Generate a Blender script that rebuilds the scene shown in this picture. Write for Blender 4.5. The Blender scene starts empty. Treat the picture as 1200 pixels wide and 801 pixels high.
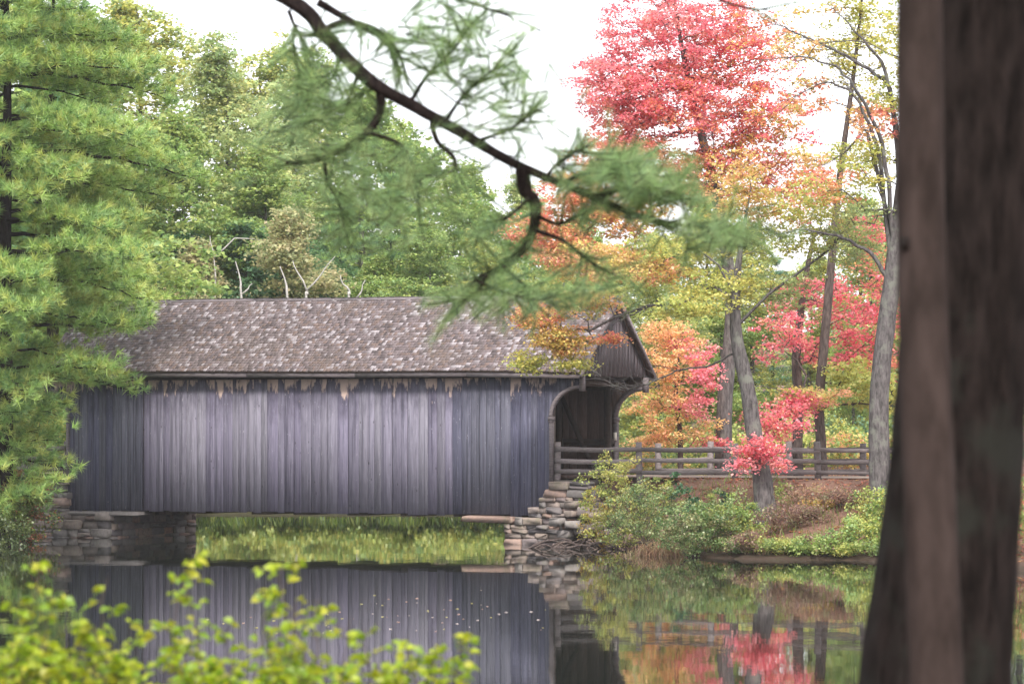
import bpy, math, random
import numpy as np
from mathutils import Vector, Matrix

# ------------------------------------------------------------------ camera
F = 4015.0                     # focal length in photo pixels (1200 wide)
HOR = 507.0                    # horizon row in the photo
CAMZ = 3.6                     # eye height over the water
PITCH = math.atan((HOR - 400.5) / F)
scene = bpy.context.scene
cd = bpy.data.cameras.new("camera")
cam = bpy.data.objects.new("camera", cd)
scene.collection.objects.link(cam)
cam.location = (0, 0, CAMZ)
cam.rotation_euler = (math.radians(90) + PITCH, 0, 0)
cd.sensor_width = 36.0
cd.lens = F / 1200 * 36
cd.clip_start = 0.5
cd.clip_end = 6000
cd.dof.use_dof = True
cd.dof.focus_distance = 110.0
cd.dof.aperture_fstop = 4.2
scene.camera = cam

# ------------------------------------------------------------------ sky, sun, exposure
SUN_EL, SUN_AZ = 50.0, 174.0          # degrees; azimuth clockwise from +Y
w = bpy.data.worlds.new("World")
scene.world = w
w.use_nodes = True
nt = w.node_tree
nt.nodes.clear()
sky = nt.nodes.new("ShaderNodeTexSky")
sky.sky_type = 'NISHITA'
sky.sun_disc = False
sky.sun_elevation = math.radians(SUN_EL)
sky.sun_rotation = math.radians(SUN_AZ)
sky.air_density = 1.0
sky.dust_density = 4.0
mixw = nt.nodes.new("ShaderNodeMix"); mixw.data_type = 'RGBA'
mixw.inputs[0].default_value = 0.86                      # an even veil of high cloud
mixw.inputs[7].default_value = (8.6, 8.7, 9.2, 1)
bg = nt.nodes.new("ShaderNodeBackground"); bg.inputs[1].default_value = 0.10
wo = nt.nodes.new("ShaderNodeOutputWorld")
nt.links.new(sky.outputs[0], mixw.inputs[6])
nt.links.new(mixw.outputs[2], bg.inputs[0])
nt.links.new(bg.outputs[0], wo.inputs[0])
sl = bpy.data.lights.new("sun", 'SUN')
sl.energy = 2.0
sl.angle = math.radians(10)
sl.color = (1.0, 0.95, 0.88)
sun = bpy.data.objects.new("sun", sl)
scene.collection.objects.link(sun)
_a, _e = math.radians(SUN_AZ), math.radians(SUN_EL)
_sd = Vector((math.sin(_a) * math.cos(_e), math.cos(_a) * math.cos(_e), math.sin(_e)))
sun.rotation_euler = _sd.to_track_quat('Z', 'Y').to_euler()
sun.location = _sd * 60
scene.view_settings.view_transform = 'Standard'
scene.view_settings.look = 'None'
scene.view_settings.gamma = 1
scene.view_settings.use_curve_mapping = False
scene.view_settings.exposure = 1.45
scene.render.engine = 'CYCLES'
scene.cycles.max_bounces = 7
scene.cycles.diffuse_bounces = 4
scene.cycles.transmission_bounces = 4
scene.cycles.volume_bounces = 1
scene.cycles.use_denoising = True

# ------------------------------------------------------------------ helpers
rng = np.random.default_rng(7)
random.seed(7)
COL = scene.collection
_cp, _sp = math.cos(PITCH), math.sin(PITCH)

def P(px, py, Y):
    """photo pixel + distance -> world point"""
    x = (px - 600) / F; y = (400.5 - py) / F
    t = Y / (_cp - y * _sp)
    return Vector((x * t, Y, CAMZ + t * (_sp + y * _cp)))

def ppm(Y): return F / Y

def new_mesh(name, V, faces_flat, loop_tot, col=None, smooth=False):
    """V Nx3, faces_flat flat vertex indices, loop_tot per-face sizes"""
    me = bpy.data.meshes.new(name)
    V = np.asarray(V, np.float32); faces_flat = np.asarray(faces_flat, np.int32); loop_tot = np.asarray(loop_tot, np.int32)
    me.vertices.add(len(V)); me.vertices.foreach_set("co", V.ravel())
    me.loops.add(len(faces_flat)); me.loops.foreach_set("vertex_index", faces_flat)
    me.polygons.add(len(loop_tot))
    st = np.concatenate([[0], np.cumsum(loop_tot)[:-1]]).astype(np.int32)
    me.polygons.foreach_set("loop_start", st)
    me.polygons.foreach_set("loop_total", loop_tot)
    if smooth: me.polygons.foreach_set("use_smooth", np.ones(len(loop_tot), bool))
    if col is not None:
        ca = me.color_attributes.new("Col", 'FLOAT_COLOR', 'POINT')
        c4 = np.ones((len(V), 4), np.float32); c4[:, :3] = col
        ca.data.foreach_set("color", c4.ravel())
    me.update(calc_edges=True)
    return me

class MB:
    def __init__(s): s.V = []; s.F = []; s.L = []; s.C = []; s.n = 0
    def add(s, V, faces, col=None):
        V = np.asarray(V, float).reshape(-1, 3)
        for f in faces:
            s.F.append(np.asarray(f) + s.n); s.L.append(len(f))
        s.V.append(V); s.C.append(np.tile(np.asarray(col if col is not None else (1, 1, 1), float), (len(V), 1)) if np.ndim(col) < 2 else col)
        s.n += len(V)
    def addq(s, V, Q, col=None):
        """Q: MxK index array"""
        V = np.asarray(V, float).reshape(-1, 3); Q = np.asarray(Q)
        s.F.append((Q + s.n).ravel()); s.L.extend([Q.shape[1]] * len(Q))
        if col is None: col = np.ones((len(V), 3))
        elif np.ndim(col) == 1: col = np.tile(col, (len(V), 1))
        s.V.append(V); s.C.append(col); s.n += len(V)
    def mesh(s, name, color=False, smooth=False):
        return new_mesh(name, np.concatenate(s.V), np.concatenate([np.ravel(f) for f in s.F]), s.L,
                        np.concatenate(s.C) if color else None, smooth)
    def box(s, x0, x1, y0, y1, z0, z1, col=None, jit=0.0):
        V = np.array([(x, y, z) for z in (z0, z1) for y in (y0, y1) for x in (x0, x1)], float)
        if jit: V += rng.uniform(-jit, jit, V.shape)
        s.add(V, [(0, 2, 3, 1), (4, 5, 7, 6), (0, 1, 5, 4), (2, 6, 7, 3), (0, 4, 6, 2), (1, 3, 7, 5)], col)
    def tube(s, pts, rad, sides=8, col=None, cap=True, wob=0.0):
        pts = np.array([tuple(p) for p in pts], float); n = len(pts)
        rad = np.broadcast_to(np.asarray(rad, float), (n,))
        tan = np.gradient(pts, axis=0); tan /= np.linalg.norm(tan, axis=1)[:, None] + 1e-9
        up = np.array([0.13, 0.97, 0.21])
        a = np.cross(tan, up); a /= np.linalg.norm(a, axis=1)[:, None] + 1e-9
        b = np.cross(tan, a)
        th = np.linspace(0, 2 * np.pi, sides, endpoint=False)
        R = rad[:, None] * np.ones(sides)
        if wob: R = R * (1 + wob * rng.standard_normal(R.shape))
        V = pts[:, None] + R[..., None] * (np.cos(th)[None, :, None] * a[:, None] + np.sin(th)[None, :, None] * b[:, None])
        V = V.reshape(-1, 3)
        i = np.arange(n - 1)[:, None] * sides; j = np.arange(sides)[None]; k = (j + 1) % sides
        Q = np.stack([i + j, i + k, i + k + sides, i + j + sides], -1).reshape(-1, 4)
        n0 = s.n
        s.addq(V, Q, col)
        if cap:
            s.F.append(np.arange(sides)[::-1] + n0); s.L.append(sides)
            s.F.append(np.arange(sides) + n0 + (n - 1) * sides); s.L.append(sides)

def obj(name, me, mat=None, parent=None, loc=None):
    o = bpy.data.objects.new(name, me); COL.objects.link(o)
    if mat is not None and me is not None and len(me.materials) == 0: me.materials.append(mat)
    if parent is not None: o.parent = parent
    if loc is not None: o.location = loc
    return o
def tag(o, label=None, cat=None, group=None, kind=None):
    if label: o["label"] = label
    if cat: o["category"] = cat
    if group: o["group"] = group
    if kind: o["kind"] = kind
    return o
def thing(name, label, cat, loc=(0, 0, 0), rz=0.0, group=None):
    o = bpy.data.objects.new(name, None); COL.objects.link(o)
    o.empty_display_size = 0.3
    o.location = loc; o.rotation_euler = (0, 0, rz)
    return tag(o, label, cat, group)
def copy_thing(root, loc, rz, scale=1.0, label=None, group=None):
    r = root.copy(); COL.objects.link(r)
    r.location = loc; r.rotation_euler = (0, 0, rz); r.scale = (scale,) * 3 if np.isscalar(scale) else scale
    if label: r["label"] = label
    if group: r["group"] = group
    for ch in list(root.children):
        c = ch.copy(); COL.objects.link(c); c.parent = r
    return r

# ------------------------------------------------------------------ materials
def mat(name):
    m = bpy.data.materials.new(name); m.use_nodes = True
    n = m.node_tree; n.nodes.clear()
    out = n.nodes.new("ShaderNodeOutputMaterial")
    return m, n, out
def N(n, t, **k):
    x = n.nodes.new("ShaderNode" + t)
    for a, b in k.items(): setattr(x, a, b)
    return x
def noise(n, vec, scale, detail=4, rough=0.55):
    t = N(n, "TexNoise"); t.inputs["Scale"].default_value = scale; t.inputs["Detail"].default_value = detail
    t.inputs["Roughness"].default_value = rough
    if vec is not None: n.links.new(vec, t.inputs["Vector"])
    return t.outputs["Fac"]
def mapr(n, v, a, b, c=0.0, d=1.0):
    t = N(n, "MapRange"); t.inputs[1].default_value = a; t.inputs[2].default_value = b
    t.inputs[3].default_value = c; t.inputs[4].default_value = d
    n.links.new(v, t.inputs[0]); return t.outputs[0]
def mixc(n, fac, a, b, blend='MIX'):
    t = N(n, "Mix", data_type='RGBA', blend_type=blend)
    for i, v in ((0, fac), (6, a), (7, b)):
        if isinstance(v, (int, float)): t.inputs[i].default_value = v
        elif isinstance(v, tuple): t.inputs[i].default_value = (*v, 1)
        else: n.links.new(v, t.inputs[i])
    return t.outputs[2]
def math_(n, op, a, b=None):
    t = N(n, "Math", operation=op)
    for i, v in ((0, a), (1, b)):
        if v is None: continue
        if isinstance(v, (int, float)): t.inputs[i].default_value = v
        else: n.links.new(v, t.inputs[i])
    return t.outputs[0]
def mapping(n, vec, scale, rot=(0, 0, 0)):
    t = N(n, "Mapping"); t.inputs["Scale"].default_value = scale; t.inputs["Rotation"].default_value = rot
    n.links.new(vec, t.inputs["Vector"]); return t.outputs[0]
def bump(n, h, strength, dist=0.02):
    t = N(n, "Bump"); t.inputs["Strength"].default_value = strength; t.inputs["Distance"].default_value = dist
    n.links.new(h, t.inputs["Height"]); return t.outputs[0]
def principled(n, out, color, rough=0.8, normal=None, spec=0.3):
    p = N(n, "BsdfPrincipled")
    if isinstance(color, tuple): p.inputs["Base Color"].default_value = (*color, 1)
    else: n.links.new(color, p.inputs["Base Color"])
    if isinstance(rough, (int, float)): p.inputs["Roughness"].default_value = rough
    else: n.links.new(rough, p.inputs["Roughness"])
    p.inputs["Specular IOR Level"].default_value = spec
    if normal is not None: n.links.new(normal, p.inputs["Normal"])
    n.links.new(p.outputs[0], out.inputs[0])
    return p

def leaf_material(name, trans=0.4, gloss=0.06):
    m, n, out = mat(name)
    a = N(n, "Attribute", attribute_name="Col")
    d = N(n, "BsdfDiffuse"); t = N(n, "BsdfTranslucent"); g = N(n, "BsdfGlossy"); g.inputs["Roughness"].default_value = 0.45
    n.links.new(a.outputs["Color"], d.inputs[0]); n.links.new(a.outputs["Color"], t.inputs[0])
    m1 = N(n, "MixShader"); m1.inputs[0].default_value = trans
    n.links.new(d.outputs[0], m1.inputs[1]); n.links.new(t.outputs[0], m1.inputs[2])
    m2 = N(n, "MixShader"); m2.inputs[0].default_value = gloss
    n.links.new(m1.outputs[0], m2.inputs[1]); n.links.new(g.outputs[0], m2.inputs[2])
    n.links.new(m2.outputs[0], out.inputs[0])
    return m
LEAF = leaf_material("leaf", 0.5, 0.04)
NEEDLE = leaf_material("pine_needle", 0.3, 0.04)

def bark_material(name, c0, c1, sc=14.0, stretch=0.25, lichen=None, bs=0.6):
    m, n, out = mat(name)
    tc = N(n, "TexCoord").outputs["Object"]
    v = mapping(n, tc, (1, 1, stretch))
    f = noise(n, v, sc, 6, 0.65)
    r = mapr(n, f, 0.35, 0.65)
    c = mixc(n, r, c0, c1)
    if lichen:
        l = mapr(n, noise(n, tc, 2.6, 4, 0.6), 0.52, 0.66)
        c = mixc(n, l, c, lichen)
    principled(n, out, c, 0.9, bump(n, f, bs, 0.03), 0.06)
    return m
BARK_GREY = bark_material("bark_grey", (0.045, 0.04, 0.04), (0.145, 0.13, 0.128), lichen=(0.15, 0.15, 0.13))
BARK_BROWN = bark_material("bark_brown", (0.045, 0.034, 0.032), (0.13, 0.10, 0.09))
BARK_DARK = bark_material("bark_dark", (0.0045, 0.0035, 0.003), (0.021, 0.0155, 0.014), 20, 0.22, (0.018, 0.018, 0.015), 0.9)
BARK_SLIM = bark_material("bark_slim", (0.020, 0.0145, 0.0125), (0.048, 0.035, 0.031), 9, 0.3, None, 0.4)
BARK_PINE = bark_material("bark_pine", (0.007, 0.005, 0.005), (0.028, 0.020, 0.019), 30, 0.5, None, 0.6)
BARK_WHITE = bark_material("bark_white", (0.30, 0.28, 0.265), (0.50, 0.475, 0.455), 8, 2.0, None, 0.2)

def wood_wall_material(name, base, light, dark, tan_amt):
    """weathered vertical boards: grain, pale flecks, knots, unweathered tan wood at the head"""
    m, n, out = mat(name)
    geo = N(n, "NewGeometry"); oi = N(n, "ObjectInfo")
    rnd = oi.outputs["Random"]
    off = N(n, "CombineXYZ"); n.links.new(math_(n, 'MULTIPLY', rnd, 37.0), off.inputs[0]); n.links.new(math_(n, 'MULTIPLY', rnd, 91.0), off.inputs[2])
    ad = N(n, "VectorMath", operation='ADD'); n.links.new(geo.outputs["Position"], ad.inputs[0]); n.links.new(off.outputs[0], ad.inputs[1])
    pos = ad.outputs[0]
    grain = noise(n, mapping(n, pos, (22, 22, 0.9)), 1.6, 6, 0.7)
    streak = noise(n, mapping(n, pos, (7, 7, 0.28)), 1.3, 4, 0.6)
    c = mixc(n, mapr(n, grain, 0.3, 0.7), dark, light)
    c = mixc(n, mapr(n, streak, 0.35, 0.62, 0.0, 0.85), c, base)
    c = mixc(n, mapr(n, noise(n, mapping(n, pos, (13, 13, 0.22)), 1.0, 3, 0.6), 0.52, 0.68, 0.0, 0.75), c, (dark[0] * 0.7, dark[1] * 0.7, dark[2] * 0.75))
    # each board weathers to its own tone
    tone = mapr(n, rnd, 0, 1, 0.84, 1.14)
    hsv = N(n, "HueSaturation"); n.links.new(tone, hsv.inputs["Value"]); n.links.new(c, hsv.inputs["Color"])
    r2 = math_(n, 'FRACT', math_(n, 'MULTIPLY', rnd, 17.3))
    n.links.new(mapr(n, r2, 0, 1, 0.7, 1.15), hsv.inputs["Saturation"])
    c = hsv.outputs[0]
    # head of the boards
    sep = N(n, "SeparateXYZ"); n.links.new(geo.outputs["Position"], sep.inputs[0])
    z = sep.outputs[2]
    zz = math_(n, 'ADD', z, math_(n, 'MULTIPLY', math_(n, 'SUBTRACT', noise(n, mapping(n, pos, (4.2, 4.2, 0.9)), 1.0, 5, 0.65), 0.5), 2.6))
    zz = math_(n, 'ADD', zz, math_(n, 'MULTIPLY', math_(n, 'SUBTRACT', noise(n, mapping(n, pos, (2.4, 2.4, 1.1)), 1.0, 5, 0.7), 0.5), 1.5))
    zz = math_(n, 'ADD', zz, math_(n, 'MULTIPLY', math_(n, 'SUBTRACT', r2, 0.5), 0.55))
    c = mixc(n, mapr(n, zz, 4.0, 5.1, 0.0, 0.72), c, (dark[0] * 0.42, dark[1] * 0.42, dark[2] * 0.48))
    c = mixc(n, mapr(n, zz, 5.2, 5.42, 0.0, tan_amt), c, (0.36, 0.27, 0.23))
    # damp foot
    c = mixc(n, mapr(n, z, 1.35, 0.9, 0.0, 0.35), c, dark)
    fl = mapr(n, noise(n, mapping(n, pos, (10, 10, 2.6)), 2.0, 5, 0.72), 0.64, 0.70)
    c = mixc(n, math_(n, 'MULTIPLY', fl, 0.65), c, (0.36, 0.345, 0.38))
    vor = N(n, "TexVoronoi"); vor.inputs["Scale"].default_value = 1.0
    n.links.new(mapping(n, pos, (3.4, 3.4, 1.5)), vor.inputs["Vector"])
    kn = mapr(n, vor.outputs["Distance"], 0.085, 0.05)
    c = mixc(n, math_(n, 'MULTIPLY', kn, 0.75), c, (0.05, 0.045, 0.055))
    h = math_(n, 'ADD', grain, math_(n, 'MULTIPLY', fl, 0.4))
    principled(n, out, c, 0.85, bump(n, h, 0.5, 0.012), 0.25)
    return m
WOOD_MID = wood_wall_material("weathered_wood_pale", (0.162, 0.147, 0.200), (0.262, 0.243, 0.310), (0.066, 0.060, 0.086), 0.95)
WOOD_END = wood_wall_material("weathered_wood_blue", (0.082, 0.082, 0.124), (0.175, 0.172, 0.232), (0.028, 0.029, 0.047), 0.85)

def plain_wood(name, c0, c1, axis=(3, 3, 3), sc=4.0):
    m, n, out = mat(name)
    tc = N(n, "NewGeometry").outputs["Position"]; rnd = N(n, "ObjectInfo").outputs["Random"]
    g = noise(n, mapping(n, tc, axis), sc, 6, 0.7)
    c = mixc(n, mapr(n, g, 0.3, 0.7), c0, c1)
    hsv = N(n, "HueSaturation"); n.links.new(mapr(n, rnd, 0, 1, 0.72, 1.25), hsv.inputs["Value"]); n.links.new(c, hsv.inputs["Color"])
    principled(n, out, hsv.outputs[0], 0.85, bump(n, g, 0.4, 0.01), 0.25)
    return m
WOOD_TRIM = plain_wood("trim_wood", (0.075, 0.063, 0.068), (0.18, 0.155, 0.16), (1, 1, 6))
WOOD_GABLE = plain_wood("gable_wood", (0.040, 0.034, 0.038), (0.13, 0.113, 0.124), (14, 14, 0.8))
WOOD_IN = plain_wood("interior_wood", (0.06, 0.04, 0.034), (0.14, 0.095, 0.082), (10, 10, 0.8))
WOOD_BEAM = plain_wood("beam_wood", (0.03, 0.022, 0.019), (0.065, 0.048, 0.04), (2, 2, 2))
WOOD_RAIL = plain_wood("rail_wood", (0.085, 0.070, 0.070), (0.22, 0.19, 0.185), (2, 2, 12))
WOOD_TABLE = plain_wood("table_wood", (0.22, 0.13, 0.085), (0.40, 0.25, 0.17), (2, 2, 6))

def shingle_material():
    m, n, out = mat("cedar_shingle")
    a = N(n, "Attribute", attribute_name="Col").outputs["Color"]
    pos = N(n, "NewGeometry").outputs["Position"]
    g = noise(n, mapping(n, pos, (30, 30, 6)), 1.5, 5, 0.7)
    c = mixc(n, mapr(n, g, 0.3, 0.7, 0.0, 0.5), a, (0.10, 0.075, 0.075))
    mo = mapr(n, noise(n, pos, 0.55, 4, 0.65), 0.50, 0.68, 0.0, 0.45)
    c = mixc(n, mo, c, (0.12, 0.09, 0.075))
    principled(n, out, c, 0.7, bump(n, g, 0.4, 0.006), 0.35)
    return m
SHINGLE = shingle_material()

def stone_material():
    m, n, out = mat("fieldstone")
    pos = N(n, "NewGeometry").outputs["Position"]; rnd = N(n, "ObjectInfo").outputs["Random"]
    ramp = N(n, "ValToRGB"); n.links.new(rnd, ramp.inputs[0])
    cols = [(0.0, (0.13, 0.11, 0.105)), (0.2, (0.32, 0.25, 0.20)), (0.4, (0.17, 0.155, 0.165)), (0.58, (0.33, 0.20, 0.15)), (0.75, (0.30, 0.27, 0.25)), (1.0, (0.11, 0.10, 0.105))]
    while len(ramp.color_ramp.elements) < len(cols): ramp.color_ramp.elements.new(0.5)
    for e, (p, c) in zip(ramp.color_ramp.elements, cols): e.position = p; e.color = (*c, 1)
    f = noise(n, pos, 9, 6, 0.65)
    c = mixc(n, mapr(n, f, 0.3, 0.7, 0.0, 0.65), ramp.outputs[0], (0.12, 0.105, 0.10))
    ms = mapr(n, noise(n, pos, 2.3, 5, 0.6), 0.56, 0.68, 0, 0.5)
    c = mixc(n, ms, c, (0.15, 0.15, 0.09))
    principled(n, out, c, 0.9, bump(n, f, 0.7, 0.03), 0.25)
    return m
STONE = stone_material()
def core_mat():
    m, n, out = mat("rubble_core")
    f = noise(n, N(n, "NewGeometry").outputs["Position"], 7, 5)
    principled(n, out, mixc(n, f, (0.03, 0.025, 0.022), (0.10, 0.085, 0.075)), 0.95)
    return m
CORE = core_mat()

def ground_material():
    m, n, out = mat("forest_floor")
    pos = N(n, "NewGeometry").outputs["Position"]
    a = N(n, "Attribute", attribute_name="Col").outputs["Color"]
    f = noise(n, pos, 2.2, 7, 0.7); f2 = noise(n, pos, 14, 5, 0.7)
    lit = mixc(n, mapr(n, f2, 0.3, 0.7), (0.085, 0.045, 0.034), (0.21, 0.125, 0.09))
    grs = mixc(n, mapr(n, f2, 0.3, 0.7), (0.05, 0.085, 0.02), (0.14, 0.19, 0.045))
    sp = N(n, "SeparateColor"); n.links.new(a, sp.inputs[0])
    k = mapr(n, math_(n, 'ADD', sp.outputs[0], math_(n, 'MULTIPLY', math_(n, 'SUBTRACT', f, 0.5), 1.4)), 0.35, 0.65)
    c = mixc(n, k, lit, grs)
    c = mixc(n, sp.outputs[1], c, (0.035, 0.025, 0.018))
    principled(n, out, c, 0.95, bump(n, f2, 0.8, 0.05), 0.15)
    return m
GROUND = ground_material()
def road_material():
    m, n, out = mat("packed_dirt")
    pos = N(n, "NewGeometry").outputs["Position"]
    f = noise(n, pos, 3.0, 7, 0.7)
    principled(n, out, mixc(n, mapr(n, f, 0.3, 0.7), (0.17, 0.13, 0.105), (0.29, 0.23, 0.19)), 0.95, bump(n, f, 0.5, 0.03), 0.15)
    return m
ROAD = road_material()
def water_material():
    m, n, out = mat("pond_water")
    pos = N(n, "NewGeometry").outputs["Position"]
    a = noise(n, mapping(n, pos, (0.75, 0.28, 1)), 1.0, 3, 0.5)
    b = noise(n, mapping(n, pos, (5.0, 1.6, 1)), 1.0, 2, 0.5)
    h = math_(n, 'ADD', a, math_(n, 'MULTIPLY', b, 0.10))
    p = principled(n, out, (0.012, 0.014, 0.011), 0.025, bump(n, h, 0.035, 0.10), 0.5)
    p.inputs["IOR"].default_value = 1.33
    return m
WATER = water_material()
def flat_mat(name, c, rough=0.8):
    m, n, out = mat(name)
    f = noise(n, N(n, "TexCoord").outputs["Object"], 20, 4)
    principled(n, out, mixc(n, f, tuple(v * 0.85 for v in c), tuple(min(1, v * 1.1) for v in c)), rough)
    return m
PAPER = flat_mat("paper", (0.75, 0.70, 0.62))

# ------------------------------------------------------------------ bridge frame (local axes)
R0 = np.array([2.22, 110.0]); U2 = np.array([0.9043, -0.4269]); U2 /= np.linalg.norm(U2); N2 = np.array([-U2[1], U2[0]])
TH = math.atan2(U2[1], U2[0])
def L2W(x, y, z): q = R0 + x * U2 + y * N2; return Vector((q[0], q[1], z))
def lx(px, y):
    """local x where column px meets the plane local-y = y"""
    k = (px - 600) / F; b = R0 + y * N2
    return (k * b[1] - b[0]) / (U2[0] - k * U2[1])
def lz(py, x, y): q = R0 + x * U2 + y * N2; return P(600, py, q[1]).z
ROADZ = 2.20

# ------------------------------------------------------------------ terrain, water, road
POND = np.array([(34, 28), (-38, 28), (-40, 80), (-30, 100), (-19.5, 106), (-18.2, 111), (-17.6, 116), *[tuple(L2W(lx(a, b), b, 0))[:2] for a, b in ((34, .4), (129, .4))], tuple(L2W(lx(129, .4), 5.7, 0))[:2],
                 (-13, 128), (-17, 140), (-19, 148), (-14, 152), (-6, 153), (0, 152), (4, 148), (5.2, 138), (4.2, 125), tuple(L2W(lx(596, .4), 5.8, 0))[:2], tuple(L2W(lx(596, .4), .4, 0))[:2],
                 tuple(L2W(lx(722, .2), .1, 0))[:2], (4.3, 105), (5.4, 99.8), (6.8, 97.6), (10, 97.0), (12.6, 90.5), (20, 80), (30, 60), (36, 40)], float)
def pond_dist(X, Y):
    """signed: + on land"""
    shp = X.shape; x = X.ravel(); y = Y.ravel()
    d = np.full(x.shape, 1e9); inside = np.zeros(x.shape, bool)
    for i in range(len(POND)):
        a = POND[i]; b = POND[(i + 1) % len(POND)]; e = b - a
        t = np.clip(((x - a[0]) * e[0] + (y - a[1]) * e[1]) / (e @ e), 0, 1)
        d = np.minimum(d, np.hypot(x - a[0] - t * e[0], y - a[1] - t * e[1]))
        c = ((a[1] > y) != (b[1] > y)) & (x < (b[0] - a[0]) * (y - a[1]) / (b[1] - a[1] + 1e-12) + a[0])
        inside ^= c
    return np.where(inside, -d, d).reshape(shp)
def sstep(a, b, x): t = np.clip((x - a) / (b - a), 0, 1); return t * t * (3 - 2 * t)
def vnoise(x, y, s, seed=0):
    return (np.sin(x * s * 1.0 + 1.3 + seed) * np.cos(y * s * 1.17 + 0.4 * np.sin(x * s * .7) + seed * 2.1) + 0.5 * np.sin(x * s * 2.3 + y * s * 1.9 + seed)) / 1.5
def height(X, Y):
    X = np.asarray(X, float); Y = np.asarray(Y, float)
    d = pond_dist(X, Y)
    land = 0.10 + 2.05 * sstep(-0.3, 7.5, d) + 0.07 * vnoise(X, Y, 0.9) * sstep(0.5, 5, d)
    land *= np.where(Y < 45, 0.72, 1.0)
    land += np.clip(Y - 165, 0, 400) * 0.045 + 0.35 * vnoise(X, Y, 0.11, 2) * sstep(10, 40, d) * (Y > 60)
    z = np.where(d > 0, land, 0.1 + np.maximum(d * 0.55, -1.6))
    lxx = (X - R0[0]) * U2[0] + (Y - R0[1]) * U2[1]; lyy = (X - R0[0]) * N2[0] + (Y - R0[1]) * N2[1]
    for s in (1, -1):
        q = lxx + 0.6 if s > 0 else -20.2 - lxx
        on = sstep(0.2, 0.8, q) * (1 - sstep(np.where(q < 3.5, 2.3, 2.7), np.where(q < 3.5, 2.65, 5.5), np.abs(lyy - 3.0)))
        z = z * (1 - on) + (ROADZ - 0.06) * on
    return z
def hz(x, y): return float(height(np.array([x]), np.array([y]))[0])

def axis(dense, lo, hi, far):
    core = np.arange(lo, hi + 1e-6, dense)
    a = lo - np.geomspace(dense * 2, lo + far if lo > 0 else far + lo, 14)
    b = hi + np.geomspace(dense * 2, far - hi, 14)
    return np.concatenate([a[::-1], core, b])
xs = axis(0.6, -42, 42, 2400); ys = np.concatenate([-np.geomspace(2, 2000, 14)[::-1], np.arange(0, 80, 1.5), np.arange(80, 170, 0.6), np.arange(170, 240, 2.0), 240 + np.geomspace(3, 2600, 14)])
GX, GY = np.meshgrid(xs, ys)
GZ = height(GX, GY)
D = pond_dist(GX, GY)
gc = np.zeros((GX.size, 3))
gc[:, 0] = (np.clip(sstep(140, 150, GY) * (1 - 0.8 * sstep(6, 12, D)) + 0.25 * (D < 3) + 0.12 + 0.6 * (GX < -12), 0, 1)).ravel()     # share of grass
gc[:, 1] = (0.9 * (1 - sstep(0.3, 1.3, D + 0.4 * vnoise(GX, GY, 2.1)))).ravel()                                                  # mud
nx, ny = len(xs), len(ys)
ii = (np.arange(ny - 1)[:, None] * nx + np.arange(nx - 1)[None]).ravel()
Q = np.stack([ii, ii + 1, ii + nx + 1, ii + nx], -1)
gm = new_mesh("ground", np.stack([GX.ravel(), GY.ravel(), GZ.ravel()], -1), Q.ravel(), np.full(len(Q), 4), gc, True)
tag(obj("ground", gm, GROUND), kind="structure")
wm = new_mesh("pond", [(-46, 20, 0), (44, 20, 0), (44, 162, 0), (-46, 162, 0)], [0, 1, 2, 3], [4])
tag(obj("pond", wm, WATER), kind="structure")
for s in (1, -1):
    m = MB(); n = 40
    xx = np.linspace(0.05, 34, n) if s > 0 else np.linspace(-20.75, -46, n)
    V = []
    for i, x in enumerate(xx):
        for y in (0.95, 2.0, 3.0, 4.0, 5.05):
            q = L2W(x, y + 0.08 * math.sin(x * 1.3 + y), 0)
            V.append((q.x, q.y, max(ROADZ + 0.015 - 0.03 * (abs(y - 3) > 2), hz(q.x, q.y) + 0.02)))
    Q = [(i * 5 + j, (i + 1) * 5 + j, (i + 1) * 5 + j + 1, i * 5 + j + 1) for i in range(n - 1) for j in range(4)]
    if s < 0: Q = [q[::-1] for q in Q]
    m.addq(V, Q); tag(obj("road", m.mesh("road", smooth=True), ROAD), kind="structure")

# ------------------------------------------------------------------ covered bridge
BR = thing("covered_bridge", "weathered grey timber covered bridge with shingled gable roof spanning the pond", "covered bridge", (R0[0], R0[1], 0), TH)
YW, YF = 0.40, 5.60            # outer faces of near and far wall
EZ, RZ, HALF = 5.56, 8.06, 3.0
XL = lx(46, 0.0)               # left end of the roof
WB, WT = 0.93, 5.40
xr_open, xr_end = lx(648, YW), lx(681, YW)
xl_open, xl_end = lx(80, YW), lx(58, YW)
ARC_Z0, ARC_Z1 = lz(489, xr_open, YW), lz(455, xr_end, YW)

def arc_pts(x0, x1, z0, z1, n=14):
    """quarter ellipse from (x0,z0) rising to (x1,z1), hollow towards the opening"""
    return [(x1 + (x0 - x1) * math.cos(t), z0 + (z1 - z0) * math.sin(t)) for t in np.linspace(0, math.pi / 2, n)]
def arc_z(x, x0, x1, z0, z1):
    k = np.clip((x1 - x) / (x1 - x0), -1, 1)
    return z0 + (z1 - z0) * math.sqrt(max(0, 1 - k * k))

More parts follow.
